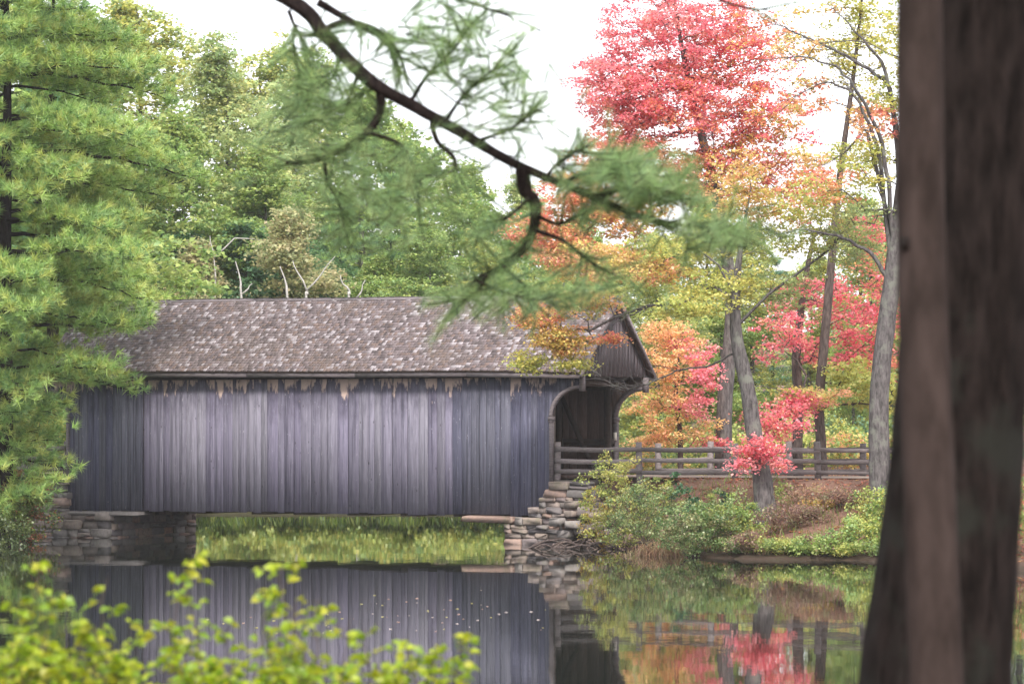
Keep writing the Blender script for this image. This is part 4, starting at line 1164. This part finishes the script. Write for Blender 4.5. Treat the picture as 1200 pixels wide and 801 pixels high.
for j, (pp, r) in enumerate(subs):
    dy = rng.uniform(-0.35, 0.35); y0 = 0.0
    # attach to the bough, then swing out in depth
    pts = [bp(x, y, y0 + dy * (i / (len(pp) - 1))) for i, (x, y) in enumerate(pp)]
    if j == 25: pts = [bp(200, -68)] + pts
    if j == 26: pts = [bp(120, -110), bp(400, -90)] + pts
    _o, C_, R_ = trunk_part(OP, pts, np.linspace(r * 1.5, r * 0.55, len(pts)), BARK_PINE, 6, 0.05, "branchlet")
    dens = {4: 40, 17: 46, 18: 40, 19: 34, 15: 34, 16: 30, 14: 24, 25: 50, 24: 26, 26: 14}.get(j, 22)
    needle_path(pts, 0.3, dens)
needle_path([bp(640, 208), bp(740, 250), bp(800, 272)], 0.1, 46, updir=0.5)
needle_path([bp(480, 122), bp(640, 208)], 0.0, 16, updir=0.5)
for (x, y, rx, ry, n) in [(760, 215, 48, 26, 95), (715, 200, 34, 20, 40), (850, 275, 50, 20, 50), (590, 100, 55, 60, 60), (520, 40, 70, 45, 60), (420, 215, 80, 55, 70), (380, 130, 60, 60, 50), (670, 335, 80, 22, 34), (560, 290, 70, 40, 14), (600, 348, 60, 12, 20), (470, 260, 60, 40, 30)]:
    for _ in range(int(n * 1.25)):
        q = np.array(bp(x + rng.normal(0, rx * .6), y + rng.normal(0, ry * .55), rng.normal(0, 0.25)))
        # nearest branch point carries it on a thin twig
        o = rng.normal(0, 1, 3) * (0.8, 0.8, 0.5) + np.array([0.3, 0, 0.25]); o /= np.linalg.norm(o)
        tws.append((q - o * 0.16, q)); 
        for s in (0.3, 0.6, 0.9, 1.15): tc.append(q - o * 0.16 + o * 0.16 * s); td.append(o + np.array([0, 0, .25]))
m = MB(); A = np.array([a for a, _ in tws]); B = np.array([b for _, b in tws]); frusta(m, A, B, np.full(len(A), .006), np.full(len(A), .003), 3)
obj("twigs", m.mesh("twigs"), BARK_PINE, OP)
m = MB(); needle_tufts(m, tc, td, [(0.24, 0.38, 0.15), (0.28, 0.43, 0.15), (0.20, 0.33, 0.15), (0.33, 0.44, 0.18)], 30, 0.11, 0.0012, 0.55)
obj("needles", m.mesh("needles", color=True), NEEDLE, OP)

# ---- two dark trunks close to the viewer -------------------------------------
def near_tree(name, label, Y, pxs, wid, bark, seed):
    """pxs: [(py, centre px, width px)]"""
    b = None; pts = []; rad = []
    for py, cx, wd in pxs:
        p = P(cx, py, Y); pts.append(p); rad.append(wd / 2 / ppm(Y))
    g = hz(pts[0].x, Y); d = (pts[0] - pts[1]); d = d / -d.z
    foot = pts[0] - d * (g - 0.2 - pts[0].z) * 1 if False else Vector((pts[0].x - (pts[1].x - pts[0].x) * 0.6, Y, g - 0.2))
    pts = [foot] + pts; rad = [rad[0] * 1.3] + rad
    t = thing(name, label, "tree", tuple(foot), 0)
    loc = [p - foot for p in pts]
    P3 = np.array([tuple(p) for p in loc]); n = 60
    zz = np.linspace(P3[0, 2], P3[-1, 2], n)
    C = np.stack([np.interp(zz, P3[:, 2], P3[:, k]) for k in range(3)], -1); C[:, 0] = np.convolve(np.pad(C[:, 0], 3, 'edge'), np.ones(7) / 7, 'valid')
    Rr = np.interp(zz, P3[:, 2], rad); Rr = np.convolve(np.pad(Rr, 3, 'edge'), np.ones(7) / 7, 'valid')
    r2 = np.random.default_rng(seed); sides = 40; th = np.linspace(0, 2 * np.pi, sides, endpoint=False)
    V = []
    for i in range(n):
        ridg = 1 + 0.018 * np.sin(th * 11 + zz[i] * 1.5 + 2 * np.sin(zz[i] * 3)) + 0.02 * np.sin(th * 3 + zz[i] * 2.1 + seed) + 0.012 * r2.standard_normal(sides)
        flare = 1 + 0.10 * np.exp(-zz[i] * 1.6) * np.cos(5 * th + seed)
        V.append(C[i] + (Rr[i] * ridg * flare)[:, None] * np.stack([np.cos(th), np.sin(th), 0 * th], -1))
    V = np.concatenate(V); i = np.arange(n - 1)[:, None] * sides; j = np.arange(sides)[None]; k = (j + 1) % sides
    m = MB(); m.addq(V, np.stack([i + j, i + k, i + k + sides, i + j + sides], -1).reshape(-1, 4))
    tr = obj("trunk", m.mesh("trunk", smooth=True), bark, t)
    return t, C, Rr, tr
NT, NC_, NR, ntr = near_tree("oak_tree", "broad dark rough-barked trunk behind the slender one on the near bank", 14.0,
    [(801, 1096, 178), (700, 1107, 166), (600, 1115, 158), (480, 1124, 152), (330, 1135, 148), (150, 1146, 146), (0, 1158, 142), (-300, 1180, 136), (-800, 1200, 124)], None, BARK_DARK, 3)
ST, SC_, SR, str_ = near_tree("young_maple", "slender smooth brown trunk standing before the broad dark trunk", 12.4,
    [(801, 1097, 64), (640, 1091, 62), (480, 1086, 60), (300, 1080, 57), (120, 1078, 54), (0, 1078, 53), (-300, 1076, 48), (-800, 1080, 40)], None, BARK_SLIM, 5)
for py, px, s in ((40, 1082, .020), (285, 1068, .026), (438, 1094, .020), (308, 1098, .015)):        # branch scars
    dx = (px - (1078 + max(0, py - 120) * 0.022)) / 324; q = P(px, py, 12.4 - math.sqrt(max(0.0, 0.084 ** 2 - dx * dx)) + 0.008) - ST.location; m = MB()
    m.tube([q + Vector((0, 0.03, 0)), q + Vector((0, -0.002, 0)), q + Vector((0, -0.006, 0))], [s * 1.5, s * 1.1, s * 0.4], 9, wob=0.1); obj("branch_scar", m.mesh("branch_scar", smooth=True), BARK_DARK, ST)
for t, C, R_, bark, reach, pal, seed in ((NT, NC_, NR, BARK_DARK, 4.0, GREEN, 41), (ST, SC_, SR, BARK_SLIM, 1.8, GREEN, 42)):
    top = C[-1]
    T = in_ell(150, (top[0] + 0.4, top[1], top[2] + 2.6), (reach, reach, 2.4), 0.4)
    T[:, 2] = np.maximum(T[:, 2], top[2] + 0.3)
    ext = np.array([top + np.array([0.05 * i, 0, 0.45 * i]) for i in range(9)])
    g = grow(np.concatenate([C[-3:], ext[1:]]), np.concatenate([R_[-3:], np.linspace(R_[-1], 0.02, 8)]), T, seg=0.6, tip=0.008)
    me = skeleton_mesh(g, "branches"); tag(obj("branches", me, bark, t), kind="stuff")
    m = MB(); m.tube(ext, np.linspace(R_[-1], 0.02, 9), 12); obj("trunk_top", m.mesh("trunk_top", smooth=True), bark, t)
    m = MB(); leaf_cloud(m, T, pal, 30, 0.4, 0.5, 0.12); obj("crown", m.mesh("crown", color=True), LEAF, t)

# ---- shrubs -------------------------------------------------------------------
def shrub(name, label, px, Y, w_px, top, pal, n=40, n_per=40, leaf=0.09, rs=0.28, stems=5, bark=BARK_BROWN, group=None, depth=None, flat=0.7, low=0.12, bare=0, cat="shrub", dz=0.0):
    g = gp(px, Y, -0.05); g.z += dz
    k = ppm(Y); rx = w_px / 2 / k; h = P(px, top, Y).z - g.z; rd = depth or rx * 0.8
    t = thing(name, label, cat, tuple(g), 0, group)
    T = in_ell(n, (0, 0, h * (0.5 + low / 2)), (rx, rd, h * (0.5 - low / 2)), 0.4)
    T[:, 2] = np.clip(T[:, 2], h * low, None)
    gx = np.array([hz(g.x + a, g.y + b) - g.z for a, b in T[:, :2]]); T[:, 2] = np.maximum(T[:, 2], gx + 0.1)
    if bare: X = in_ell(bare, (0, 0, h * 0.55), (rx * 1.1, rd * 1.1, h * 0.5), 0.7); X[:, 2] = np.maximum(X[:, 2], 0.15)
    T2 = np.concatenate([T, X]) if bare else T
    g0 = [np.array((0, 0, -0.15)), np.array((0, 0, 0.05)), np.array((0.02, 0, 0.15))]
    gr = grow(g0, [0.03, 0.03, 0.02], T2, alpha=0.5, seg=0.25, tip=0.004, up=0.15, jitter=0.04, expo=0.4)
    obj("stems", skeleton_mesh(gr, "stems", 3), bark, t)
    m = MB(); leaf_cloud(m, T, pal, n_per, rs, flat, leaf, tilt=0.8)
    obj("leaves", m.mesh("leaves", color=True), LEAF, t)
    return t
G_S = "shrubs on the bank by the fence"
SHY = [(0.44, 0.45, 0.11), (0.34, 0.39, 0.10), (0.52, 0.48, 0.15), (0.22, 0.29, 0.09)]
SHG = [(0.24, 0.33, 0.12), (0.31, 0.36, 0.15), (0.17, 0.26, 0.09), (0.36, 0.34, 0.16), (0.12, 0.20, 0.07)]
SHD = [(0.06, 0.15, 0.07), (0.08, 0.19, 0.08), (0.05, 0.11, 0.06)]
SHB = [(0.30, 0.17, 0.13), (0.24, 0.13, 0.11), (0.34, 0.23, 0.15), (0.22, 0.20, 0.10)]
shrub("shrub", "tall yellow-green shrub against the stone abutment, over the fence rails", 724, 106.2, 104, 530, SHY, 84, 46, 0.085, 0.26, bare=20, group=G_S)
shrub("shrub", "low golden shrub spilling over the abutment top", 694, 107.6, 44, 558, [(0.5, 0.42, 0.08), (0.42, 0.40, 0.08), (0.52, 0.34, 0.09)], 22, 36, 0.08, 0.22, group=G_S)
shrub("shrub", "grey-green twiggy shrub leaning over the water beside the abutment", 756, 102.8, 104, 560, SHG, 88, 46, 0.075, 0.25, bare=60, group=G_S)
shrub("shrub", "dark green glossy shrub between the yellow shrub and the fence", 802, 104.0, 46, 552, SHD, 22, 40, 0.10, 0.22, group=G_S)
shrub("shrub", "leafy mid-green shrub at the water's edge below the leaning maple", 850, 100.0, 104, 574, SHG + SHY[:2] + GREEN[:2], 84, 50, 0.08, 0.26, bare=20, group=G_S)
shrub("shrub", "yellow shrub on the bank under the fence rails", 772, 104.6, 60, 556, SHY, 36, 42, 0.085, 0.25, group=G_S)
shrub("fern", "small dark green fern clump on the bare bank", 846, 103.6, 22, 566, SHD, 8, 40, 0.10, 0.18, cat="fern")
shrub("fern", "small bright green clump beside the foot of the leaning maple", 918, 104.6, 24, 560, GREEN, 8, 30, 0.09, 0.18, cat="fern")
shrub("shrub", "russet twiggy shrub on the slope behind the water", 930, 100.6, 100, 590, SHB, 70, 40, 0.07, 0.26, bare=60, group=G_S)
shrub("shrub", "russet shrub below the fence end post", 985, 101.5, 90, 572, SHB + [(0.4, 0.2, 0.12)], 60, 40, 0.07, 0.26, bare=50, group=G_S)
shrub("shrub", "round bright green shrub at the water's edge beside the broad trunk", 1006, 98.0, 70, 604, GREEN + YGREEN[:2], 56, 48, 0.08, 0.25, group=G_S)
shrub("shrub", "green and gold shrub below the grey tree", 1030, 99.6, 66, 566, YGREEN + GREEN, 50, 44, 0.085, 0.26, group=G_S)
shrub("shrub", "orange tinged small shrub among russet ones", 958, 101.6, 34, 582, GOLD, 18, 36, 0.08, 0.22, group=G_S)
shrub("shrub", "low lime shrub at the waterline before the russet slope", 905, 98.4, 70, 634, YGREEN + GREEN[:1], 30, 44, 0.08, 0.2, group=G_S)
shrub("shrub", "green shrub beyond the broad trunk at the water", 1205, 91.5, 90, 560, GREEN + REDOR[:1], 60, 46, 0.09, 0.3, group=G_S)
shrub("shrub", "brown-leaved shrub beyond the broad trunk", 1150, 96.0, 120, 570, SHB + YGREEN, 60, 46, 0.09, 0.3, group=G_S)
shrub("shrub", "silvery green shrub overhanging the water between tussock and leaning maple", 812, 99.4, 90, 588, SHG, 76, 46, 0.08, 0.26, bare=30, group=G_S)
shrub("shrub", "green shrub at the waterline below the fence end", 965, 97.6, 74, 622, GREEN + SHB[:1], 46, 46, 0.08, 0.24, group=G_S)
shrub("shrub", "low bronze shrub at the waterline below the leaning maple foot", 880, 98.2, 56, 622, SHB + YGREEN[:1], 34, 40, 0.075, 0.22, bare=20, group=G_S)
shrub("shrub", "pale tawny shrub high on the slope beside the leaning maple foot", 945, 103.4, 70, 566, [(0.42, 0.26, 0.18), (0.36, 0.24, 0.16), (0.40, 0.33, 0.16)], 36, 40, 0.07, 0.24, bare=30, group=G_S)
for px, Y, wd, tp_, pal_, lab in ((915, 97.9, 60, 630, SHY + GREEN, "low yellow-green sedge shrub dipping into the water before the russet shrub"), (940, 97.7, 56, 634, GREEN, "low green shrub dipping into the water before the russet slope"), (985, 97.4, 50, 636, YGREEN + GREEN, "low lime shrub dipping into the water by the round bright green one"),
        (1030, 97.0, 60, 630, GREEN, "green shrub dipping into the water behind the broad trunk's foot"), (862, 98.9, 54, 630, SHG, "low silvery shrub dipping into the water below the mid-green one"), (835, 100.4, 60, 612, SHB + SHG, "bronze shrub at the water between silvery green shrubs"), (795, 101.0, 50, 604, SHG + SHB, "small grey shrub above the tussock at the water")):
    shrub("shrub", lab, px, Y, wd, tp_, pal_, 34, 42, 0.075, 0.22, bare=12, group=G_S)
G_U = "undergrowth shrubs beyond the road"
for px, Y, wd, tp_, pal_, lab in ((760, 127, 110, 505, GOLD + GREEN, "golden undergrowth shrub under the orange maple"), (845, 128, 120, 495, GREEN + YGREEN, "green undergrowth shrub behind the rosy maple trunk"),
        (905, 126, 100, 500, YGREEN, "lime undergrowth shrub behind the picnic table"), (1000, 126, 130, 505, GREEN + GOLD, "green undergrowth shrub beyond the fence end"), (1070, 122, 120, 500, GREEN + ORANGE[:1], "orange flecked undergrowth shrub beyond the grey-barked tree"),
        (800, 136, 140, 480, GREEN, "large green undergrowth shrub far behind the orange maple"), (940, 135, 150, 470, YGREEN + GREEN, "large yellow-green undergrowth shrub behind the crimson maple"), (1040, 134, 150, 470, GREEN + PINEB, "large dark undergrowth shrub beneath the blue-green pines"), (700, 128, 90, 480, GREEN, "green undergrowth shrub behind the bridge portal")):
    shrub("shrub", lab, px, Y, wd, tp_, pal_, 80, 44, 0.13, 0.42, group=G_U)
G_L = "shrubs on the bank by the pine"
shrub("shrub", "green shrub flecked with red hanging beside the pale stone blocks", 28, 112.5, 84, 538, [(0.17, 0.23, 0.06), (0.25, 0.28, 0.07), (0.13, 0.18, 0.05), (0.42, 0.17, 0.09)], 80, 48, 0.09, 0.26, bare=14, group=G_L)
shrub("shrub", "dark green low shrub at the waterline below the pine", 8, 109.2, 70, 592, [(0.09, 0.13, 0.05), (0.15, 0.19, 0.06)], 44, 44, 0.09, 0.26, group=G_L)
shrub("shrub", "yellow-green shrub behind the rails at the pine end of the bridge", 52, 124.5, 90, 455, YGREEN + GREEN, 80, 46, 0.12, 0.4, group=G_L)
shrub("shrub", "orange flecked shrub beside the road under the pine", -12, 115.5, 70, 520, GREEN + [(0.5, 0.2, 0.08)], 50, 44, 0.10, 0.3, group=G_L)
G_F = "bright shrubs on the far bank under the bridge"
fs0 = shrub("shrub", "sunny green shrub on the far bank seen beneath the bridge", 330, 154.0, 120, 560, GREEN + YGREEN, 60, 60, 0.16, 0.5, group=G_F, depth=1.8)
for px, Y, s, rz in ((250, 155, 1.0, 1), (285, 156.5, 1.2, 2), (375, 156, 1.1, 4), (425, 154.6, 0.9, 2.2), (470, 155.5, 1.15, 3.1), (520, 154.2, 0.95, 5), (560, 154.8, 1.1, 0.6), (600, 153.5, 0.9, 1.9), (640, 152, 1.2, 2.9), (200, 152.5, 1.2, 3.6)):
    copy_thing(fs0, tuple(gp(px, Y, -0.05)), rz, s)

# ---- grass, fallen leaves, driftwood -------------------------------------------
def blades(name, label, pts, pal, h, wdt, lean=0.5):
    pts = np.asarray(pts); n = len(pts)
    a = rng.uniform(0, 6.28, n); d = np.stack([np.cos(a), np.sin(a), 0 * a], -1); s = np.stack([-np.sin(a), np.cos(a), 0 * a], -1)
    H = h * rng.uniform(0.5, 1.3, n)[:, None]; ln = rng.uniform(0, lean, n)[:, None]
    V = np.stack([pts - s * wdt / 2, pts + s * wdt / 2, pts + d * H * ln * .35 + np.array([0, 0, 1]) * H * .6 + s * wdt * .3, pts + d * H * ln + np.array([0, 0, 1]) * H * (1 - .4 * ln)], 1)
    m = MB(); m.addq(V.reshape(-1, 3), np.arange(4 * n).reshape(n, 4), np.repeat(pick(pal, n) * rng.uniform(.7, 1.2, n)[:, None], 4, 0))
    return tag(obj(name, m.mesh(name, color=True), LEAF), label, "grass", kind="stuff")
def scatter(n, x0, x1, y0, y1, dmin, dmax):
    X = rng.uniform(x0, x1, n); Y = rng.uniform(y0, y1, n); d = pond_dist(X, Y); k = (d > dmin) & (d < dmax)
    X, Y = X[k], Y[k]; return np.stack([X, Y, height(X, Y)], -1)
GR = [(0.14, 0.22, 0.04), (0.20, 0.28, 0.05), (0.26, 0.30, 0.06), (0.10, 0.17, 0.04)]
blades("grass", "bright green grass covering the far bank", scatter(60000, -24, 14, 145, 172, 0.1, 16), GR, 0.45, 0.05)
blades("grass", "sparse tufts of grass on the fence bank", scatter(9000, 3, 20, 92, 108, 0.2, 4.5), GR + [(0.3, 0.25, 0.1), (0.34, 0.22, 0.12)], 0.28, 0.02)
blades("grass", "grass on the bank below the pine", scatter(9000, -24, -15, 104, 122, 0.1, 6), GR, 0.3, 0.025)
tp = scatter(9000, 3, 26, 90, 120, 0.6, 16)
n = len(tp); m = MB(); leaf_cloud(m, tp + np.array([0, 0, 0.02]), [(0.34, 0.16, 0.10), (0.42, 0.22, 0.13), (0.26, 0.12, 0.09), (0.5, 0.3, 0.12), (0.45, 0.14, 0.09)], 3, 0.2, 0.05, 0.11, tilt=0.35)
tag(obj("fallen_leaves", m.mesh("fallen_leaves", color=True), LEAF), "fallen russet leaves strewn over the bank", "leaves", kind="stuff")
# brown tussock drooping to the water
b = gp(772, 101.2, 0); tk = thing("grass_tussock", "drooping tawny grass tussock at the water's edge under the twiggy shrub", "grass", tuple(b))
n = 1500; a = rng.uniform(0, 6.28, n); st = np.stack([rng.normal(0, 0.42, n), rng.normal(0, 0.22, n), np.full(n, 0.05)], -1)
st[:, 2] += 0.35 * np.exp(-(st[:, 0] / 0.5) ** 2) * rng.random(n)
o = np.stack([np.cos(a) * 0.8, np.sin(a) * .6 - .45, 0 * a], -1) + rng.normal(0, 0.3, (n, 3)) * (1, 1, .3); L = rng.uniform(0.15, 0.8, n)[:, None] * rng.uniform(0.5, 1, n)[:, None]; z = np.array([0, 0, 1.])
s = np.stack([-np.sin(a), np.cos(a), 0 * a], -1) * 0.008
def jt(): return rng.normal(0, 0.05, (n, 3))
p1 = st + o * L * .35 + z * L * rng.uniform(.35, .8, n)[:, None] + jt(); p2 = p1 + o * L * .4 - z * L * rng.uniform(-.1, .35, n)[:, None] + jt(); p3 = p2 + o * L * .2 - z * L * rng.uniform(.1, .6, n)[:, None] + jt()
V = np.stack([st - s, st + s, p1 + s, p1 - s, p2 + s, p2 - s, p3], 1).reshape(-1, 3); q = np.arange(n)[:, None] * 7
m = MB(); m.addq(V, np.concatenate([q + [[0, 1, 2, 3]], q + [[3, 2, 4, 5]]]), np.repeat(pick([(0.36, 0.2, 0.13), (0.26, 0.15, 0.1), (0.46, 0.30, 0.18), (0.34, 0.28, 0.14)], n) * rng.uniform(.5, 1.2, n)[:, None], 7, 0)); m.F.append((q + [[5, 4, 6]]).ravel()); m.L.extend([3] * n)
obj("blades", m.mesh("blades", color=True), LEAF, tk)
# roots and driftwood at the abutment foot
dw = P(668, 640, 107.2); dw.z = 0
dr = thing("driftwood", "tangle of dark roots and driftwood at the foot of the abutment", "driftwood", tuple(dw))
for i in range(16):
    x0 = rng.uniform(-1.7, 1.4); ln = rng.uniform(0.7, 1.9); hh = rng.uniform(0.08, 0.4); m = MB()
    t = np.linspace(0, 1, 9); y0 = rng.uniform(-0.5, 0.6)
    pts = np.stack([x0 + ln * t, y0 - 0.35 * x0 + 0.25 * np.sin(t * 4 + i) - 0.35 * ln * t, -0.08 + hh * np.sin(np.pi * t) + 0.06 * np.sin(t * 9 + i)], -1)
    m.tube(pts, np.linspace(rng.uniform(.03, .07), 0.012, 9), 6, wob=0.12); obj("root", m.mesh("root", smooth=True), BARK_BROWN, dr)

# picnic tables beyond the road
def picnic(px, Y, rz, label):
    g = gp(px, Y, 0); t = thing("picnic_table", label, "picnic table", tuple(g), rz, "picnic tables beyond the road")
    for i in range(5):
        m = MB(); m.box(-0.95, 0.95, -0.38 + i * 0.155, -0.24 + i * 0.155, 0.71, 0.75); obj("table_plank", m.mesh("table_plank"), WOOD_TABLE, t)
    for s in (-1, 1):
        for k in range(2):
            m = MB(); y = s * (0.62 + 0.15 * k); m.box(-0.95, 0.95, y - 0.07, y + 0.07, 0.43, 0.47); obj("seat_plank", m.mesh("seat_plank"), WOOD_TABLE, t)
        for x in (-0.65, 0.65):
            m = MB(); m.tube([(x, s * 0.62, -0.02), (x, s * 0.2, 0.70)], 0.06, 4); obj("leg", m.mesh("leg"), WOOD_TABLE, t)
    for x in (-0.65, 0.65):
        m = MB(); m.box(x + 0.05, x + 0.09, -0.8, 0.8, 0.34, 0.428); obj("cross_beam", m.mesh("cross_beam"), WOOD_TABLE, t)
picnic(912, 117.5, TH + 0.15, "brown plank picnic table beyond the road behind the red bough")
picnic(778, 121.0, TH - 0.1, "brown plank picnic table under the orange maple")

# floating leaves on the pond
X = rng.normal(-2.6, 1.6, 70); Yv = 67 + rng.normal(0, 4.5, 70)
m = MB(); leaf_cloud(m, np.stack([X, Yv, np.full(70, 0.006)], -1), [(0.5, 0.42, 0.4), (0.45, 0.3, 0.25), (0.5, 0.45, 0.2)], 1, 0.05, 0.0, 0.07, tilt=0.06)
tag(obj("floating_leaves", m.mesh("floating_leaves", color=True), LEAF), "pale fallen leaves floating on the pond", "leaves", kind="stuff")

# ---- bright shrub close to the viewer ---------------------------------------------
def big_leaf():
    m = MB(); V = []; fs = []
    prof = [(0, .02), (.18, .27), (.42, .36), (.68, .26), (.88, .11), (1.0, .01)]
    for x, wv in prof:
        z = 0.10 * math.sin(x * 3.1) - 0.12 * x * x
        V += [(x, -wv, z + wv * .35), (x, 0, z), (x, wv, z + wv * .35)]
    for i in range(5):
        a = 3 * i; fs += [(a, a + 3, a + 4, a + 1), (a + 1, a + 4, a + 5, a + 2)]
    return np.array(V), fs
LV, LFS = big_leaf()
def near_shrub(name, label, Y, stems, seed, n_ind=110, group="bright shrubs on the near bank"):
    r = np.random.default_rng(seed)
    cx = np.mean([s[0][0] for s in stems]); g = gp(cx, Y, -0.05)
    t = thing(name, label, "shrub", tuple(g), 0, group)
    L = []; A = []; B = []; ra = []; rb = []
    for (tip, foot_px, n) in stems:
        dy = r.uniform(-0.5, 0.5)
        tp = np.array(P(tip[0], tip[1], Y + dy)) - np.array(g); ft = np.array(P(foot_px, 800, Y + dy * .3)) - np.array(g); ft[2] = 0.0
        k = 14; s = np.linspace(0, 1, k)[:, None]
        pts = ft + (tp - ft) * s + r.normal(0, 0.012, (k, 3)); pts[:, 0] += 0.06 * np.sin(np.linspace(0, 3, k) + seed + tip[0])
        rr = np.linspace(0.008, 0.0022, k); A += list(pts[:-1]); B += list(pts[1:]); ra += list(rr[:-1]); rb += list(rr[1:])
        for q in range(n):
            u = r.uniform(0.3, 1.0) if q > 4 else r.uniform(0.9, 1.0)
            i = min(int(u * (k - 1)), k - 2); p = pts[i] + (pts[i + 1] - pts[i]) * (u * (k - 1) - i)
            az = r.uniform(0, 6.28); ln = r.uniform(0.02, 0.26) * (1.15 - 0.75 * u); d = np.array([math.cos(az), math.sin(az), r.uniform(0.0, 0.8)]); d /= np.linalg.norm(d)
            e = p + d * ln; A.append(p); B.append(e); ra.append(0.0025); rb.append(0.0012)
            for _ in range(r.integers(2, 5)):
                a2 = az + r.normal(0, 1.1); v = np.array([math.cos(a2), math.sin(a2), r.uniform(-0.5, 0.5)]); v /= np.linalg.norm(v)
                L.append((e - d * ln * r.uniform(0, .5), v, r.uniform(0.034, 0.064), r.normal(0, 0.7)))
    m = MB(); frusta(m, np.array(A), np.array(B), np.array(ra), np.array(rb), 4); obj("stems", m.mesh("stems", smooth=True), BARK_BROWN, t)
    def frame(v, roll):
        x = v; y = np.cross([0, 0, 1.], x); y /= np.linalg.norm(y) + 1e-9; z = np.cross(x, y)
        return x, y * math.cos(roll) + z * math.sin(roll), -y * math.sin(roll) + z * math.cos(roll)
    vis = [i for i, l in enumerate(L) if l[0][2] + g.z > P(600, 800, Y).z]
    ind = set(sorted(vis, key=lambda i: -L[i][2])[:n_ind])
    mesh_v = []
    for c in LIME:
        mm = MB(); mm.add(LV, LFS, c); me = mm.mesh("leaf", color=True, smooth=True); me.materials.append(LEAF); mesh_v.append(me)
    rest = MB(); VV = []; CC = []
    for i, (p, v, s, roll) in enumerate(L):
        x, y, z = frame(v, roll)
        if i in ind:
            o = obj("leaf", mesh_v[r.integers(len(mesh_v))], None, t)
            o.matrix_local = Matrix(((x[0] * s, y[0] * s, z[0] * s, p[0]), (x[1] * s, y[1] * s, z[1] * s, p[1]), (x[2] * s, y[2] * s, z[2] * s, p[2]), (0, 0, 0, 1)))
        else:
            VV.append(p + s * (LV[:, :1] * x + LV[:, 1:2] * y + LV[:, 2:] * z)); CC.append(np.tile(np.array(LIME[r.integers(len(LIME))]) * r.uniform(.75, 1.15), (len(LV), 1)))
    k = len(VV); f = np.array(LFS)
    rest.addq(np.concatenate(VV), (np.arange(k)[:, None, None] * len(LV) + f[None]).reshape(-1, 4), np.concatenate(CC))
    tag(obj("foliage", rest.mesh("foliage", color=True, smooth=True), LEAF, t), kind="stuff")
    return t
r9 = np.random.default_rng(5)
def rs_(x0, x1, y0, y1, n, leaves): return [((r9.uniform(x0, x1), r9.uniform(y0, y1)), r9.uniform(x0, x1), leaves) for _ in range(n)]
near_shrub("leafy_shrub", "bright lime green leafy shrub with tall shoots rising before the bridge reflection", 15.0,
    [((228, 650), 205, 26), ((212, 690), 215, 18), ((318, 655), 300, 26), ((305, 690), 330, 16), ((345, 700), 350, 20), ((385, 700), 380, 20), ((150, 735), 170, 20), ((270, 735), 260, 18)] + rs_(140, 400, 735, 785, 10, 20) + rs_(120, 430, 768, 815, 20, 26), 51)
near_shrub("leafy_shrub", "dense lime green shrub mass filling the bank under the left abutment reflection".replace("left ", "pale stone "), 14.6,
    [((28, 660), 20, 22), ((70, 690), 60, 18), ((110, 672), 95, 8), ((10, 700), 10, 24)] + rs_(-60, 140, 725, 775, 13, 20) + rs_(-60, 160, 755, 815, 30, 30), 52)
near_shrub("leafy_shrub", "low lime green sprigs beside the tall-shooted shrub, nearest the dark trunks", 15.4,
    [((445, 740), 440, 22), ((468, 752), 470, 20), ((520, 762), 505, 20), ((552, 765), 535, 22), ((535, 748), 520, 14), ((500, 780), 500, 22), ((420, 720), 415, 20)] + rs_(400, 550, 775, 815, 8, 18), 53)

# ---- thin autumn haze over pond and woods ------------------------------------------
m_, n_, out_ = mat("haze")
pv = n_.nodes.new("ShaderNodeVolumePrincipled")
pv.inputs["Color"].default_value = (0.97, 0.98, 1.0, 1)
pv.inputs["Density"].default_value = 0.00014
n_.links.new(pv.outputs[0], out_.inputs["Volume"])
m = MB(); m.box(-2600, 2600, -2200, 3000, -3.0, 46.0)
tag(obj("haze", m.mesh("haze"), m_), "thin pale haze in the air over pond and woods", "haze", kind="stuff")
